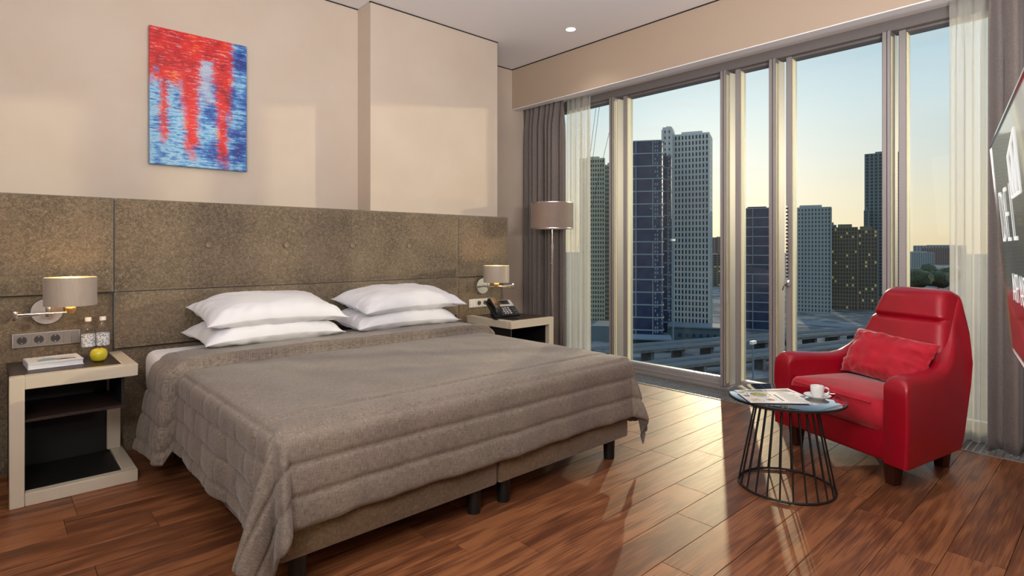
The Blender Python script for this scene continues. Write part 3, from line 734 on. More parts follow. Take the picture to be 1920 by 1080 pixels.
bottle('clear water bottle with white cap standing nearer the socket strip', .408, 3.862, 0)
bottle('clear water bottle with white cap standing nearer the bed', .474, 3.868, 1)
ap = thing('apple', 'shiny yellow green apple on the bedside table', 'apple', (.436, 3.70, TZ))
fin(lathe(nb(), [(0, .008), (.012, .002), (.022, .001), (.033, .012), (.0385, .032), (.038, .046), (.031, .062), (.018, .068), (.008, .063), (0, .056)], 32), 'flesh', M_APPLE, ap, 80)
fin(tube(nb(), [(0, 0, .055), (.002, 0, .068), (.006, .002, .078)], .0014, 6), 'stem', M_STEM, ap)
bk = thing('book', 'white photo book with a pale blue picture on its cover', 'book', (.255, 3.765, TZ), .05)
bx('pages', M_PAPER, bk, -.108, .106, -.102, .102, .003, .026)
for z in (0, .026): bx('cover', M_PAPER, bk, -.112, .11, -.106, .106, z, z+.003, .0008, 1)
bx('spine', M_PAPER, bk, -.1125, -.1095, -.106, .106, 0, .029)
bx('cover_picture', mat('cover_sky', S(206, 210, 214), .5), bk, -.07, .085, -.06, .05, .029, .0293)
def disc(name, m, parent, x, y, z, rx, ry, n=28, a0=0, a1=2*PI, h=.0002, **kw):
    bm = nb(); pts = [(x+rx*math.cos(a0+(a1-a0)*i/n), y+ry*math.sin(a0+(a1-a0)*i/n)) for i in range(n if a1-a0 > 6.2 else n+1)]
    a = [bm.verts.new((*p, z)) for p in pts]; b = [bm.verts.new((*p, z+h)) for p in pts]
    bm.faces.new(a[::-1]); bm.faces.new(b)
    for i in range(len(a)): bm.faces.new((a[i], a[(i+1) % len(a)], b[(i+1) % len(a)], b[i]))
    return fin(bm, name, m, parent, **kw)
disc('print_blue_shape', mat('print_blue', S(140, 176, 192), .5), bk, -.025, -.055, .0293, .045, .085, a0=0, a1=PI)
disc('print_dark_shape', mat('print_dark', S(60, 52, 46), .5), bk, .035, -.052, .0293, .030, .030, a0=0, a1=PI)
bx('print_bar', mat('print_steel', S(96, 112, 120), .5), bk, .05, .085, -.055, -.035, .0293, .0295)
M_INK = mat('ink', S(60, 60, 64), .6)
for k in range(5): bx('title_mark', M_INK, bk, -.085+k*.012, -.078+k*.012, .078+.003*(k % 2), .088, .029, .0293)

# ================================================================== telephone
ph = thing('telephone', 'black desk telephone with handset and small display on bedside table', 'telephone', (3.25, 3.655, .602), -.22)
ph.scale = (1.22, 1.22, 1.22)
Rm = Matrix.Rotation(math.radians(32), 4, 'X')
def slab(name, m, x0, x1, y0, y1, z0, z1, bev=.003, parent=ph, **kw):
    return fin(box(nb(), x0, x1, y0, y1, z0, z1, bev, 2, Matrix.Translation((0, -.06, .008)) @ Rm), name, m, parent, 40, **kw)
bx('foot', M_PLAST, ph, -.09, .09, -.07, .07, 0, .01, .003, 2)
fin(box(nb(), -.07, .07, .03, .055, .008, .085, .004, 2), 'stand', M_PLAST, ph, 40)
face = slab('face', M_PLAST, -.095, .105, 0, .175, .0, .022, .006)
slab('silver_panel', M_GREYP, -.025, .10, .098, .17, .0215, .024, .002, face)
slab('display', mat('display_dark', S(30, 34, 40), .15), -.015, .075, .118, .164, .0235, .0255, .001, face)
km = None
for i in range(3):
    for j in range(4):
        slab('key', M_GREYP, -.012+i*.022, .003+i*.022, .015+j*.019, .026+j*.019, .0215, .0255, .0015, face)
for j in range(4): slab('side_key', M_SOCKD, .066, .092, .012+j*.02, .024+j*.02, .0215, .025, .0015, face)
hs = []
for k in range(13):
    v = k/12; y = .0+.175*v; z = .030+.022*math.sin(PI*v)
    hw = .026 if .2 < v < .8 else .030; hh = .011 if .25 < v < .75 else .018
    if k in (0, 12): hw, hh = hw*.7, hh*.6
    M4 = Matrix.Translation((0, -.06, .008)) @ Rm
    hs.append([M4 @ Vector((-.062+p[0], y, z+p[1])) for p in rrect(-hw, hw, -hh, hh, .010, 3)])
fin(loft(nb(), hs), 'handset', M_PLAST, ph, 50)
cpts = [(-.062+.008*math.cos(k*1.1), -.075-.01*math.sin(k*.13)+.006*math.sin(k*1.1), .012+.004*math.sin(k*1.1)) for k in range(0, 30)]
fin(tube(nb(), [(-.095, -.02, .02), (-.11, -.05, .010), (-.12, -.10, .008), (-.11, -.14, .009)], .003, 8), 'cord', M_PLAST, ph, 60)

# ================================================================== floor lamp
fp = thing('floor_lamp', 'slim chrome floor lamp with brown drum shade before the drape', 'lamp', (4.02, 3.80, 0))
fin(lathe(nb(), [(0, 0), (.135, 0), (.14, .004), (.14, .012), (.135, .016), (.02, .018), (0, .018)], 40), 'base', M_CHROME, fp, 40)
fin(lathe(nb(), [(0, .016), (.011, .016), (.011, 1.22), (0, 1.22)], 16), 'pole', M_CHROME, fp, 40)
fin(lathe(nb(), [(0, 1.20), (.014, 1.20), (.014, 1.235), (.007, 1.24), (.007, 1.42), (0, 1.42)], 16), 'upper_pole', M_CHROME, fp, 40)
fin(tube(nb(), [(-.008, 0, 1.05), (-.035, -.01, 1.05)], .004, 8), 'switch', M_CHROME, fp, 40)
sh = fin(lathe(nb(), [(.205, 1.385), (.205, 1.635), (.2025, 1.635), (.2025, 1.385), (.205, 1.385)], 64), 'shade', M_SHADE_F, fp, 40)
fin(lathe(nb(), [(.200, 1.388), (.200, 1.633)], 64), 'shade_lining', M_CEIL, sh, 40)
for z in (1.3845, 1.628): fin(lathe(nb(), [(.2055, z), (.2065, z+.001), (.2065, z+.007), (.2055, z+.008)], 64), 'shade_band', M_STEEL, sh, 40)
for a in range(3):
    an = a*2*PI/3; fin(tube(nb(), [(0, 0, 1.415), (.203*math.cos(an), .203*math.sin(an), 1.40)], .003, 6), 'spider', M_STEEL, fp)

# ================================================================== armchair
AX, AY, ARZ = 3.765, 1.003, math.radians(156+90)
ac = thing('armchair', 'red leather armchair with high back beside the window', 'armchair', (AX, AY, 0), ARZ)
HF, HBK = .43, .285         # outer half width at front, back
YFr, YBk = -.33, .31
def lerp(a, b, t): return a+(b-a)*max(0, min(1, t))
def interp(tab, x):
    for (x0, y0), (x1, y1) in zip(tab, tab[1:]):
        if x <= x1: 
            t = max(0, (x-x0)/(x1-x0)); return y0+(y1-y0)*t
    return tab[-1][1]
arm_top = [(-.33, .490), (-.325, .530), (-.312, .552), (-.29, .560), (-.2, .560), (-.1, .553), (0, .552), (.07, .565), (.13, .60), (.18, .645), (.23, .705), (.27, .765), (.32, .845), (.365, .905), (.40, .938), (.42, .950)]
def outer(y, z):
    base = lerp(HF, HBK, (y-YFr)/(YBk-YFr))
    return base-max(0, z-.56)*.24
def arm(s):
    rings = []
    ys = [-.33, -.329, -.325, -.318, -.308, -.29, -.24, -.18, -.12, -.06, 0, .04, .07, .10, .13, .16, .19, .22, .25, .28, .31, .34, .365, .385, .40, .413, .42]
    for y in ys:
        zt = interp(arm_top, y); thk = lerp(.125, .10, (y+.3)/.5); sh_ = 0
        z0 = .115+max(0, y-.265)/.155*.70
        if y < -.308: sh_ = .022*(1-math.sqrt(max(0, 1-((-.308-y)/.022)**2)))
        if y > .39: sh_ = .03*(1-math.sqrt(max(0, 1-((y-.39)/.03)**2)))
        rr = min(.045, (zt-z0)*.4); pts = []; ring = []
        for k in range(8): pts.append((0, z0+(zt-rr-z0)*k/7))
        for k in range(1, 10):
            a = PI*k/10; pts.append((thk/2-thk/2*math.cos(a), zt-rr+rr*math.sin(a)))
        for k in range(8): pts.append((thk, zt-rr-(zt-rr-z0)*k/7))
        for d, z in pts:
            o = outer(y, z)-sh_*.8; dd = min(max(d, 0), thk-sh_)
            bulge = .008*math.sin(PI*min(1, max(0, (z-.115)/.45)))*(1 if d < thk*.4 else 0)
            ring.append((s*(o-dd+bulge), y, z))
        rings.append(ring if s > 0 else ring[::-1])
    return fin(loft(nb(), rings), 'arm', M_RED, ac, 60)
arm(1); arm(-1)
# back
rings = []
for k in range(91):
    z = .118+(.962-.118)*k/90
    hw = .272-max(0, z-.56)*.26+.010
    hw -= .0
    yf_ = lerp(.075, .285, (z-.40)/.55)
    yf_ += .024*math.exp(-((z-.795)/.010)**2)-.009*math.exp(-((z-.865)/.07)**2)-.010*math.exp(-((z-.66)/.12)**2)
    yb_ = lerp(.275, .425, (z-.12)/.8)
    top = max(0, (z-.915)/.047); sh_ = .047*(1-math.sqrt(max(0, 1-top*top))) if top > 0 else 0
    if z > .915: hw -= sh_*.7; yf_ += sh_*.9; yb_ -= sh_*.8
    ring = []
    for px, py in rrect(-hw, hw, yf_, yb_, .05, 6): ring.append((px, py, z))
    # crown of the cushion surface: add points along front via extra bulge
    rings.append(ring)
fin(loft(nb(), rings), 'backrest', M_RED, ac, 70)
# front rail and seat
bx('front_rail', M_RED, ac, -.33, .33, -.318, .1, .115, .29, .018, 3)
def cushion_loft(x0, x1, y0, y1, z0, z1, r, crown=.02):
    rings = []; n = 9
    for k in range(n+1):
        a = -PI/2+PI*k/n; zz = (z0+z1)/2+(z1-z0)/2*math.sin(a); sh_ = r*(1-math.cos(a)**.6 if math.cos(a) > 1e-6 else 1)
        rings.append([(px, py, zz) for px, py in rrect(x0+sh_, x1-sh_, y0+sh_, y1-sh_, .05, 6)])
    tp = rings[-1]; cxm, cym = (x0+x1)/2, (y0+y1)/2
    for q in (.8, .5, .2): rings.append([(cxm+(p[0]-cxm)*q, cym+(p[1]-cym)*q, z1+crown*(1-q*q)) for p in tp])
    return loft(nb(), rings)
fin(cushion_loft(-.305, .305, -.345, .12, .265, .425, .035), 'seat_cushion', M_REDV, ac, 70)
bm = nb(); tube(bm, [(x, -.347, .405) for x in np.linspace(-.25, .25, 12)], .004, 8); fin(bm, 'seat_piping', M_REDV, ac, 60)
for sx in (-1, 1):
    # crease seam that runs from the wing to the seat
    pass
for lx, ly in ((-.31, -.265), (.31, -.265), (-.22, .215), (.22, .215)):
    bm = loft(nb(), [[(px*q, py*q, z) for px, py in rrect(-.034, .034, -.034, .034, .006, 2)] for z, q in ((0, .74), (.06, .88), (.122, 1.05))])
    fin(bm, 'leg', M_LEGW, ac, 40, (lx, ly, 0))
# cushion on the chair
Rz = Matrix.Rotation(ARZ, 3, 'Z'); cpos = Vector((AX, AY, 0)) + Rz @ Vector((.02, .045, .572))
pillow('cushion', 'bright red velvet lumbar cushion leaning on the armchair back', cpos, .50, .29, .15, math.radians(68), 0.0, ARZ+.03, 9, M_REDV, 'cushion', flange=.01, wr=1.7)
bpy.data.objects['cushion'].rotation_euler = (Matrix.Rotation(ARZ, 3, 'Z') @ Matrix.Rotation(math.radians(62), 3, 'X') @ Matrix.Rotation(math.radians(-4), 3, 'Z')).to_euler()

# ================================================================== coffee table
TX, TY, TH = 2.965, 1.185, .455
ct = thing('coffee_table', 'round glass coffee table on a black wire cone base', 'table', (TX, TY, 0))
fin(lathe(nb(), [(0, TH-.010), (.262, TH-.010), (.266, TH-.007), (.266, TH-.002), (.263, TH), (0, TH)], 72), 'top', M_SMOKE, ct, 40)
fin(lathe(nb(), [(.265, TH-.014), (.271, TH-.012), (.271, TH-.002), (.265, TH-.001)], 72), 'rim', M_BLKMETAL, ct, 40)
def ringbm(r, z, t, n=56, m=8):
    bm = nb(); V = [[bm.verts.new(((r+t*math.cos(2*PI*j/m))*math.cos(2*PI*i/n), (r+t*math.cos(2*PI*j/m))*math.sin(2*PI*i/n), z+t*math.sin(2*PI*j/m))) for j in range(m)] for i in range(n)]
    for i in range(n):
        for j in range(m): bm.faces.new((V[i][j], V[(i+1) % n][j], V[(i+1) % n][(j+1) % m], V[i][(j+1) % m]))
    return bm
fin(ringbm(.222, .007, .006), 'base_ring', M_BLKMETAL, ct, 60)
fin(ringbm(.138, TH-.016, .005), 'top_ring', M_BLKMETAL, ct, 60)
rod = tube(nb(), [(.222, 0, .008), (.138, 0, TH-.014)], .0042, 8); ro = fin(rod, 'rod', M_BLKMETAL, ct, 60)
for k in range(1, 24):
    o = bpy.data.objects.new('rod', ro.data); o.rotation_euler = (0, 0, 2*PI*k/24); put(o, ct)
# magazines
def page_lines(parent, x0, x1, y0, y1, n, z):
    bm = nb()
    for k in range(n):
        y = y0+(y1-y0)*k/(n-1); box(bm, x0, x1-(.012 if k % 4 == 3 else 0), y-.0011, y+.0011, z, z+.0002)
    fin(bm, 'text_lines', M_INK, parent, kind='stuff')
FOOD = [mat('food_green', S(116, 132, 60), .6, col2=S(210, 190, 130), scale=160, lo=.45, hi=.55), mat('food_brown', S(120, 78, 50), .6, col2=S(190, 150, 110), scale=160, lo=.45, hi=.55), mat('food_cream', S(220, 206, 168), .6, col2=S(160, 130, 80), scale=140, lo=.5, hi=.6)]
M_DISH = mat('printed_dish', S(236, 234, 228), .5); M_RIMP = mat('printed_rim', S(70, 74, 80), .5)
zt = TH
mg2 = thing('magazine', 'closed magazine lying underneath the open recipe magazine', 'magazine', (TX-.02, TY+.075, zt), math.radians(-36))
bx('pages', M_PAPER, mg2, -.15, .15, -.075, .075, 0, .005, .001, 1)
bx('cover_print', mat('print_plum', S(110, 70, 66), .5, col2=S(60, 84, 110), scale=30), mg2, .0, .13, -.02, .055, .005, .0053)
bx('cover_print', mat('print_leaf', S(150, 150, 120), .5, col2=S(80, 110, 70), scale=60), mg2, -.12, -.01, 0, .06, .005, .0053)
mg = thing('magazine', 'open recipe magazine showing bowls of food and a text column', 'magazine', (TX-.105, TY+.02, zt+.0052), math.radians(-46))
bx('pages', M_PAPER, mg, -.145, .0, -.105, .105, 0, .004, .001, 1)
bx('pages', M_PAPER, mg, .0, .135, -.105, .105, 0, .005, .001, 1)
bx('fold', M_GREYP, mg, -.001, .001, -.105, .105, .0045, .0053)
def dish(x, y, r, f, z=.004):
    disc('dish_print', M_RIMP, mg, x, y, z, r*1.06, r*1.06); disc('dish_print', M_DISH, mg, x, y, z+.0002, r, r); disc('food_print', FOOD[f], mg, x, y, z+.0004, r*.78, r*.78)
dish(-.055, .045, .052, 0); dish(-.122, .015, .020, 1); dish(-.105, -.062, .036, 2); dish(-.03, -.055, .024, 1); dish(-.125, .08, .018, 0)
page_lines(mg, .045, .125, -.09, .05, 15, .005); page_lines(mg, .05, .10, .065, .09, 4, .005)
for k in range(5): bx('title_mark', M_INK, mg, .014, .026, -.075+k*.024, -.058+k*.024, .005, .0053)
# cup, saucer, spoon
CX_, CY_ = TX+.065, TY-.125
sau = fin(lathe(nb(), [(0, 0), (.034, 0), (.036, .003), (.052, .010), (.060, .016), (.061, .018), (.058, .0175), (.046, .011), (.032, .006), (0, .005)], 40), 'saucer', M_PORC, None, 60, (CX_, CY_, zt)); tag(sau, 'white porcelain saucer on the glass table', 'saucer')
cu = thing('coffee_cup', 'white espresso cup with a loop handle on its saucer', 'cup', (CX_, CY_, zt+.0055), math.radians(-58))
fin(lathe(nb(), [(0, 0), (.019, 0), (.021, .003), (.027, .015), (.0305, .035), (.0315, .056), (.0305, .0575), (.029, .056), (.0275, .035), (.023, .012), (0, .006)], 36), 'body', M_PORC, cu, 60)
fin(lathe(nb(), [(0, .044), (.0275, .044)], 24), 'coffee', M_COFFEE, cu, 60)
fin(tube(nb(), [(.028, 0, .047), (.040, 0, .050), (.050, 0, .043), (.052, 0, .032), (.046, 0, .020), (.036, 0, .013), (.026, 0, .014)], .0042, 8), 'handle', M_PORC, cu, 70)
sp = thing('teaspoon', 'small steel teaspoon resting across the saucer rim', 'spoon', (CX_, CY_, zt+.017), math.radians(-75))
fin(tube(nb(), [(-.015, .045, -.002), (.03, .047, .003), (.075, .049, .004)], [.003, .0018, .0028], 8), 'stem', M_CHROME, sp, 60)
disc('bowl', M_CHROME, sp, -.028, .044, -.004, .016, .010, h=.0015)

# ================================================================== television
TVA = .1787; tl = Vector((2.352, .283)); tdir = Vector((-math.cos(TVA), -math.sin(TVA)))
TW, TZ0, TZ1 = 1.12, .885, 1.525
tv = thing('television', 'large flat television with chrome edge on the wall bracket', 'television', (tl.x+tdir.x*TW/2, tl.y+tdir.y*TW/2, TZ0), TVA+PI)
tv.rotation_euler.x = math.radians(4.6); tv.location.y -= .026
hT = TZ1-TZ0
bx('body', M_PLAST, tv, -TW/2+.01, TW/2-.01, -.0+.012, .05, .01, hT-.01, .008, 2)
M_SCREEN = mat('screen_glass', (.006, .006, .008), .03, coat=1.0, spec=1.0)
bx('screen', M_SCREEN, tv, -TW/2+.004, TW/2-.004, .001, .012, .004, hT-.004)
for nm, a in (('bezel', (-TW/2, TW/2, -.002, .016, hT-.005, hT)), ('bezel', (-TW/2, TW/2, -.002, .016, 0, .005)), ('bezel', (-TW/2, -TW/2+.005, -.002, .016, .005, hT-.005)), ('bezel', (TW/2-.005, TW/2, -.002, .016, .005, hT-.005))):
    bx(nm, M_CHROME, tv, *a)
M_SCRW = mat('screen_letters', (0, 0, 0), .6, emit=(1, .98, .95), estr=.85)
# local +x of the set runs towards the camera; text reads from the far edge
TM = Matrix(((1, 0, 0, 0), (0, 0, -1, 0), (0, 1, 0, 0), (0, 0, 0, 1)))
def letters(s, u, z, cap, wide=1.0):
    textmesh('screen_lettering', s, cap/.73, M_SCRW, tv, Matrix.Translation((-TW/2+u, -.0005, z-TZ0)) @ TM @ Matrix.Diagonal((wide, 1, 1, 1)), .0004)
for k, c_ in enumerate('DEL'): letters(c_, .11+.165*k, 1.215, .165, .85)
for k, c_ in enumerate('APART'): letters(c_, .27+.095*k, 1.055, .085, 1.0)
# roof-and-lattice emblem above the second word
bm = nb()
def bar2(x0, z0, x1, z1, t=.006):
    d = Vector((x1-x0, z1-z0)); n = Vector((-d.y, d.x)).normalized()*t/2
    q = [(x0+n.x, z0+n.y), (x0-n.x, z0-n.y), (x1-n.x, z1-n.y), (x1+n.x, z1+n.y)]
    a = [bm.verts.new((x, -.0012, z)) for x, z in q]; b = [bm.verts.new((x, .0008, z)) for x, z in q]
    bm.faces.new(a); bm.faces.new(b[::-1])
    for i in range(4): bm.faces.new((a[i], b[i], b[(i+1) % 4], a[(i+1) % 4]))
eu, ez = -TW/2+.50, 1.325-TZ0
for l in ((0, 0, 0, .10), (0, .10, .2, .14), (.2, .14, .2, 0), (0, 0, .2, 0), (0, .10, .07, 0), (.07, 0, .10, .12), (.10, .12, .13, 0), (.13, 0, .2, .14)): bar2(eu+l[0], ez+l[1], eu+l[2], ez+l[3])
fin(bm, 'screen_emblem', M_SCRW, tv)
br = thing('wall_bracket', 'black swing arm bracket holding the television to the wall', 'bracket', (1.7, Y0, 1.2))
bx('wall_plate', M_BLKMETAL, br, -.1, .1, 0, .02, -.15, .15, .003, 1)
fin(tube(nb(), [(0, .015, 0), (.16, .27, 0), (.10, .50, 0)], .02, 10), 'arm', M_BLKMETAL, br, 40)

# ================================================================== ceiling lights
def downlight(label, x, y, z, r, glow):
    t = thing('downlight', label, 'light', (x, y, z), group='recessed downlights')
    fin(lathe(nb(), [(r*.78, -.001), (r, -.003), (r, 0), (r*.78, .0)], 36), 'trim_ring', M_SOCKW, t, 40)
    fin(lathe(nb(), [(0, -.0012), (r*.78, -.0012)], 30), 'lens', M_SUNV if glow else M_SOCKW, t)
    if glow:
        l = bpy.data.lights.new('downlight_lamp', 'SPOT'); l.energy = 16; l.spot_size = math.radians(120); l.spot_blend = .8; l.color = (1, .90, .76); l.shadow_soft_size = .05
        o = bpy.data.objects.new('downlight_lamp', l); COL.objects.link(o); o.parent = t; o.location = (0, 0, -.01)
downlight('lit round recessed downlight in the white ceiling', 3.834, 3.396, ZC-.001, .055, True)
downlight('unlit round recessed fitting in the window soffit', 4.50, 2.27, 2.774, .042, False)

# ================================================================== city outside
GZ = -42.0
def at(px, d): 
    a = (px-960)/FPX; v = (FW+RT*a)*d; return Vector((v.x, v.y, 0))
def zof(py, d): return 1.2-(py-HY)/FPX*d
M_GROUND = mat('city_ground', S(84, 90, 98), .9, col2=S(136, 138, 140), scale=.09, detail=9, lo=.46, hi=.58)
gd = bx('ground', M_GROUND, None, -200, 5200, -3500, 4500, GZ-3, GZ); gd['kind'] = 'structure'
def bm_mat(name, c, r=.5, metal=0, c2=None, sc_=.3): return mat(name, c, r, metal, col2=c2, scale=sc_)
FACADE = {  # grey and brown cladding lightened in place of haze
 'navy': (bm_mat('navy_glass', S(36, 50, 84), .25, 0, S(48, 64, 98)), bm_mat('pale_band', S(138, 152, 164), .6)),
 'white': (bm_mat('white_tower_glass', S(44, 54, 64), .3), bm_mat('white_cladding', S(198, 205, 207), .7)),
 'beige': (bm_mat('beige_tower_glass', S(60, 70, 66), .35), bm_mat('beige_cladding', S(190, 190, 172), .75)),
 'brown': (bm_mat('brown_tower_glass', S(56, 62, 62), .35), bm_mat('brown_cladding', S(122, 114, 98), .75)),
 'grey': (bm_mat('grey_tower_glass', S(72, 86, 90), .35), bm_mat('grey_cladding', S(158, 168, 170), .75)),
 'slate': (bm_mat('slate_tower_glass', S(44, 58, 66), .35), bm_mat('slate_cladding', S(112, 128, 134), .75)),
 'brick': (bm_mat('brick_block_glass', S(60, 72, 84), .4), bm_mat('brick_cladding', S(150, 126, 116), .8)),
}
M_LIT = mat('lit_window_glass', S(200, 180, 120), .4, emit=(1, .78, .42), estr=.12)
def building(name, label, px0, px1, ytop, d, depth, fac, floors, cols, turn=0, spf=.42, pilf=.45, ybase=None, scols=4, roof=True, zb=GZ):
    c = at((px0+px1)/2, d); ang = math.atan2(c.y, c.x); wid = (at(px1, d)-at(px0, d)).length*math.cos(math.radians(abs(turn))) 
    # facade plane faces the room: local -Y looks back along the line of sight
    t = thing(name, label, 'building', (c.x, c.y, zb), ang-PI/2+math.radians(turn), group='city buildings outside the window')
    t.location += Vector((math.cos(ang), math.sin(ang), 0))*depth/2
    Hh = zof(ytop, d)-zb; gm, cm = FACADE[fac]
    bx('glass_core', gm, t, -wid/2, wid/2, -depth/2, depth/2, 0, Hh)
    fh = Hh/floors; o = None
    for k in range(floors+1):
        if o is None: o = bx('spandrel', cm, t, -wid/2-.25, wid/2+.25, -depth/2-.25, depth/2+.25, 0, fh*spf); md = o.data
        else: q = bpy.data.objects.new('spandrel', md); q.location = (0, 0, k*fh); put(q, t)
    cw = wid/cols; o = None
    for k in range(cols+1):
        x = -wid/2+k*cw; 
        if o is None: o = bx('pilaster', cm, t, -cw*pilf/2, cw*pilf/2, -depth/2-.45, -depth/2+.1, 0, Hh+.6); o.location.x = x
        else: q = bpy.data.objects.new('pilaster', o.data); q.location = (x, 0, 0); put(q, t)
    cs = depth/scols; o = None
    for s in (-1, 1):
        for k in range(scols+1):
            y = -depth/2+k*cs
            if o is None: o = bx('side_pilaster', cm, t, -.35, .35, -cs*pilf/2, cs*pilf/2, 0, Hh+.6)
            else: q = bpy.data.objects.new('side_pilaster', o.data); put(q, t); o2 = q; o2.location = (s*wid/2, y, 0); continue
            o.location = (s*wid/2, y, 0)
    if fac == 'brown':
        bm = nb()
        for _ in range(16):
            k, f_ = random.randrange(cols), random.randrange(floors); x = -wid/2+(k+pilf/2+.05)*cw; z = (f_+spf+.08)*fh
            box(bm, x, x+cw*(1-pilf)*.8, -depth/2-.12, -depth/2+.02, z, z+fh*(1-spf)*.8)
        fin(bm, 'lit_window', M_LIT, t, kind='stuff')
    if roof: bx('roof_house', cm, t, -wid*.25, wid*.3, -depth*.2, depth*.2, Hh, Hh+3)
    return t
building('apartment_tower', 'beige gridded apartment tower seen beside the cream sheer curtain', 1088, 1133, 300, 330, 22, 'beige', 36, 10, 0, .40, .45)
building('apartment_tower', 'lower beige wing joined to the gridded tower beside the curtain', 1134, 1154, 312, 338, 20, 'beige', 35, 5, 0, .40, .45)
building('apartment_tower', 'tall white slab tower with columns of small windows', 1262, 1331, 254, 300, 16, 'white', 34, 11, -7, .34, .52)
building('apartment_tower', 'narrow white stair tower joined to the tall white slab', 1246, 1261.5, 245, 300, 12, 'white', 34, 2, -7, .60, .7)
building('apartment_tower', 'pale grey tower block left of the tall dark tower', 1484, 1551, 392, 380, 22, 'grey', 26, 12, 4, .45, .5)
building('apartment_tower', 'bluish grey block tucked behind the pale grey tower', 1548, 1566, 424, 430, 20, 'slate', 22, 4, 0, .35, .4)
building('apartment_tower', 'brown apartment block with dense small windows', 1562, 1604, 428, 400, 22, 'brown', 22, 9, 0, .3, .35)
building('apartment_tower', 'olive brown apartment block before the tallest tower', 1605, 1640, 432, 395, 20, 'brown', 21, 7, 3, .26, .3)
building('apartment_tower', 'tallest slim slate tower with a notched side', 1628, 1690, 288, 470, 24, 'slate', 44, 9, 0, .30, .4)
building('apartment_tower', 'lower shoulder block attached to the tallest slim tower', 1621, 1627.5, 396, 468, 24, 'slate', 30, 3, 0, .30, .4)
building('apartment_block', 'distant brick coloured apartment block beneath the evening sky', 1735, 1790, 466, 1500, 40, 'brick', 18, 16, 0, .4, .4)
building('apartment_block', 'distant grey apartment block left of the brick coloured one', 1694, 1745, 474, 1250, 40, 'grey', 16, 15, 0, .4, .4)
building('apartment_block', 'far pale slab block rising behind the brick coloured one', 1722, 1800, 461, 1900, 40, 'grey', 16, 16, 0, .4, .4)
building('apartment_block', 'hazy brown block right of the tall white slab', 1331, 1392, 478, 640, 30, 'brown', 14, 8, 0, .4, .35)
building('apartment_block', 'far low brown block under the sun glow', 1326, 1400, 446, 1300, 30, 'brick', 20, 10, 0, .4, .35)
# navy glass towers with rounded corners and pale bands
def navy(label, px0, px1, ytop, d, nb_, dep=24, rad=3):
    c = at((px0+px1)/2, d); ang = math.atan2(c.y, c.x); wid = (at(px1, d)-at(px0, d)).length
    t = thing('glass_tower', label, 'building', (c.x, c.y, GZ), ang-PI/2, group='city buildings outside the window'); t.location += Vector((math.cos(ang), math.sin(ang), 0))*dep/2
    Hh = zof(ytop, d)-GZ; gm, cm = FACADE['navy']
    def foot(g, r=rad): return rrect(-wid/2-g, wid/2+g, -dep/2-g, dep/2+g, r, 6)
    fin(loft(nb(), [[(x, y, z) for x, y in foot(0)] for z in (0, Hh)]), 'glass_core', gm, t, 30)
    o = None
    for k in range(nb_+1):
        if o is None: o = fin(loft(nb(), [[(x, y, z) for x, y in foot(.3)] for z in (0, .55)]), 'band', cm, t, 30)
        else: q = bpy.data.objects.new('band', o.data); q.location = (0, 0, Hh*k/nb_-.4); put(q, t)
    for fx in (-.17, .24):
        for k in range(nb_):
            if random.random() < .8: bx('band_divider', cm, t, wid*fx-.2, wid*fx+.2, -dep/2-.32, -dep/2+.1, Hh*k/nb_, Hh*(k+1)/nb_)
    bm = nb()
    for k in range(nb_*3):
        for x in np.linspace(.30, .46, 4):
            if random.random() < .75: z = Hh*(k+.3)/(nb_*3); box(bm, wid*x-.25, wid*x+.25, -dep/2-.1+(.9 if x > .4 else 0), -dep/2+1.4, z, z+Hh/(nb_*3)*.55)
    fin(bm, 'small_window', cm, t, kind='stuff')
    bx('roof_house', gm, t, -wid*.3, wid*.15, -5, 5, Hh, Hh+1.2)
    return t
navy('navy glass tower with pale horizontal bands beside the white slab', 1168, 1243, 264, 262, 16)
navy('lower navy glass wing between the banded tower and white slab', 1232, 1259, 292, 288, 15, 9, 1)
navy('squat navy glass tower seen through the narrow window', 1388, 1462, 390, 300, 13)
# low buildings, rails and embankments
def lowbox(name, label, px0, px1, d, depth, h, m, cat='building', turn=0):
    c = at((px0+px1)/2, d); ang = math.atan2(c.y, c.x); wid = (at(px1, d)-at(px0, d)).length
    t = thing(name, label, cat, (c.x, c.y, GZ), ang-PI/2+turn)
    bx('body', m, t, -wid/2, wid/2, -depth/2, depth/2, 0, h)
    return t, wid
M_PALEROOF = mat('pale_roof', S(104, 122, 138), .7); M_TEAL = mat('teal_shed', S(84, 104, 114), .7); M_RAIL = mat('rail_bed', S(92, 78, 70), .9, col2=S(70, 66, 64), scale=.4); M_DECK = mat('concrete_deck', S(96, 106, 114), .8, col2=S(74, 80, 86), scale=.3)
t, wd = lowbox('shed', 'long teal railway shed below the white slab tower', 1258, 1370, 268, 12, 6.5, M_TEAL)
for k in range(7): bx('window', FACADE['navy'][0], t, -wd*.35+k*wd*.11, -wd*.35+k*wd*.11+1.2, -7.1, -6.9, 2.2, 3.8)
bx('roof', M_PALEROOF, t, -wd/2-.5, wd/2+.5, -7.5, 7.5, 6.5, 7.1)
t, wd = lowbox('shed', 'dark low railway depot below the navy glass tower', 1172, 1255, 243, 10, 5, mat('dark_depot', S(52, 62, 66), .8))
bx('roof', M_PALEROOF, t, -wd/2-.5, wd/2+.5, -6.5, 6.5, 5, 5.5)
lowbox('shed', 'pale low building at the foot of the beige tower', 1085, 1160, 275, 20, 7, M_TEAL)
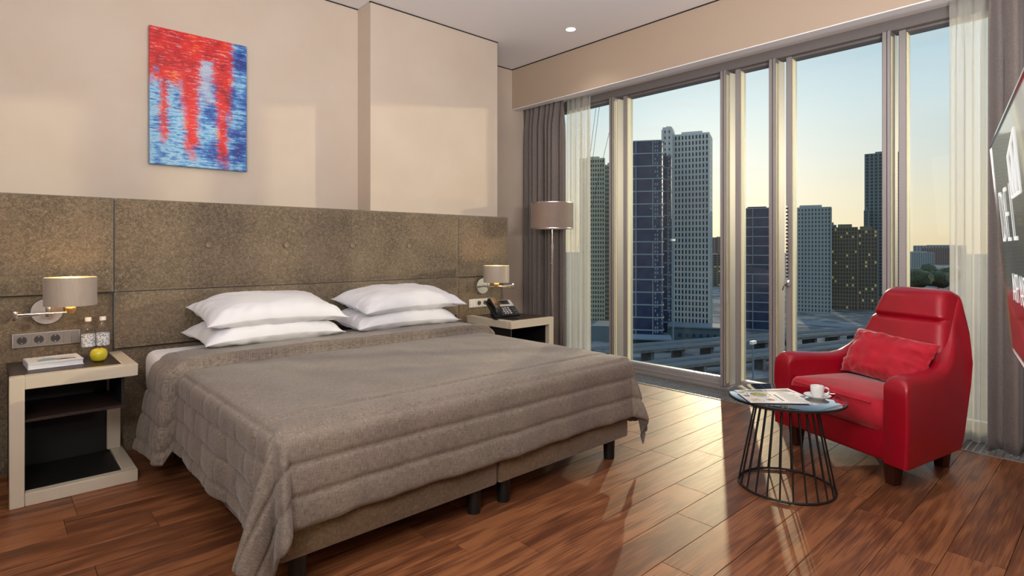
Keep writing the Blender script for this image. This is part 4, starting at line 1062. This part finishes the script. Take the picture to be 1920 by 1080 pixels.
def strip(name, label, pa, da, pb, db, w_, h, m, cat, rail=True):
    a, b = at(pa, da), at(pb, db); d = b-a; L_ = d.length
    t = thing(name, label, cat, ((a.x+b.x)/2, (a.y+b.y)/2, GZ), math.atan2(d.y, d.x))
    bx('deck', m, t, -L_/2, L_/2, -w_/2, w_/2, h-1.0 if h > 1.5 else 0, h)
    if h > 1.5:
        for k in range(int(L_/14)): bx('pier', m, t, -L_/2+7+k*14, -L_/2+8.4+k*14, -w_*.35, w_*.35, 0, h-1)
    if rail:
        for s in (-1, 1): bx('parapet', M_PALEROOF, t, -L_/2, L_/2, s*w_/2-.15, s*w_/2+.15, h, h+1.0)
    return t
strip('railway_viaduct', 'pale concrete viaduct crossing beyond the window glass', 1120, 205, 1640, 262, 9, 6, M_DECK, 'viaduct')
strip('railway_viaduct', 'second concrete viaduct nearer the window with pale parapets', 1150, 178, 1640, 235, 7, 5, M_DECK, 'viaduct')
strip('railway_track', 'brown ballast railway bed between the two viaducts', 1120, 191, 1640, 247, 5, .4, M_RAIL, 'railway', False)
strip('railway_track', 'brown ballast railway bed in front of the viaducts', 1200, 160, 1640, 205, 10, .4, M_RAIL, 'railway', False)
strip('road', 'straight grey road beyond the rail yard', 1440, 420, 1720, 360, 9, .3, M_DECK, 'road', False)
strip('road', 'narrow dark service lane beside the footbridge', 1470, 200, 1660, 262, 6, .3, M_RAIL, 'road', False)
strip('road', 'pale blue wet road curving below the towers', 1484, 330, 1700, 300, 14, .3, M_PALEROOF, 'road', False)
# truss footbridge seen over the arm of the chair
tb = thing('truss_bridge', 'steel lattice footbridge below the window behind the armchair', 'bridge', (*at(1560, 150)[:2], GZ), math.atan2(*(at(1640, 155)-at(1484, 148))[:2][::-1]))
LB = 24
bx('deck', M_PALEROOF, tb, -LB/2, LB/2, -2, 2, 8.2, 8.7); 
for s in (-2, 2):
    bx('chord', M_PALEROOF, tb, -LB/2, LB/2, s-.12, s+.12, 11.5, 11.8)
    for k in range(12):
        x = -LB/2+k*2; fin(tube(nb(), [(x, s, 8.6), (x+1, s, 11.6)], .1, 6), 'strut', M_PALEROOF, tb); fin(tube(nb(), [(x+1, s, 11.6), (x+2, s, 8.6)], .1, 6), 'strut', M_PALEROOF, tb)
for x in (-LB/2+1, LB/2-1): bx('pier', M_DECK, tb, x-.5, x+.5, -1.5, 1.5, 0, 8.2)
# mast with guy wires, lamp posts
mc = thing('guy_wires', 'thin dark crane cables slanting across the sky', 'cables', (*at(1125, 120)[:2], GZ))
o0 = Vector((*at(1125, 120)[:2], 0))
for (pa, ya), (pb, yb) in [((1100, 340), (1119, 190)), ((1106, 340), (1125, 190)), ((1129, 305), (1149, 220))]:
    A, B_ = at(pa, 120), at(pb, 120); A.z = zof(ya, 120); B_.z = zof(yb, 120); D = B_-A
    A -= o0; B_ -= o0; A.z -= GZ; B_.z -= GZ
    fin(tube(nb(), [A-D*1.0, B_+D*2], .045, 6), 'cable', M_BLACK, mc)
lamp_lab = ['tall pale floodlight mast before the white slab tower', 'grey rail yard mast below the narrow window']
for lab, p, d, h in ((lamp_lab[0], 1262, 229, 46), (lamp_lab[1], 1412, 150, 18)):
    t = thing('light_mast', lab, 'mast', (*at(p, d)[:2], GZ))
    fin(lathe(nb(), [(0, 0), (.35, 0), (.18, h), (0, h)], 10), 'pole', M_PALEROOF, t, 40)
    bx('head', M_SOCKW, t, -1.2, 1.2, -.4, .4, h, h+.8)
# far trees at the foot of the distant blocks
def tree(label, px, d, r, h):
    c = at(px, d); t = thing('tree', label, 'tree', (c.x, c.y, GZ), group='distant trees')
    bm = nb(); bmesh.ops.create_icosphere(bm, subdivisions=3, radius=1)
    for v in bm.verts:
        n = noise.noise(v.co*2.2+Vector((px, 0, 0)))*.35+noise.noise(v.co*5)*.15; v.co *= 1+n; v.co.x *= r; v.co.y *= r; v.co.z = v.co.z*h*.5+h*.62
    fin(bm, 'crown', M_TREE, t, 60)
    fin(lathe(nb(), [(0, 0), (.5, 0), (.4, h*.4), (0, h*.4)], 8), 'trunk', M_STEM, t)
M_TREE = mat('tree_foliage', S(54, 66, 48), .9, col2=S(76, 86, 60), scale=.6)
for k, (p, d, lab) in enumerate([(1704, 640, 'leftmost dark tree'), (1722, 590, 'second dark tree from left'), (1741, 660, 'middle dark tree'), (1760, 600, 'second dark tree from the curtain'), (1779, 655, 'dark tree nearest the curtain')]):
    tree(lab+' below the distant apartment blocks', p, d, 11+2*(k % 2), 17+(k % 3)*2)
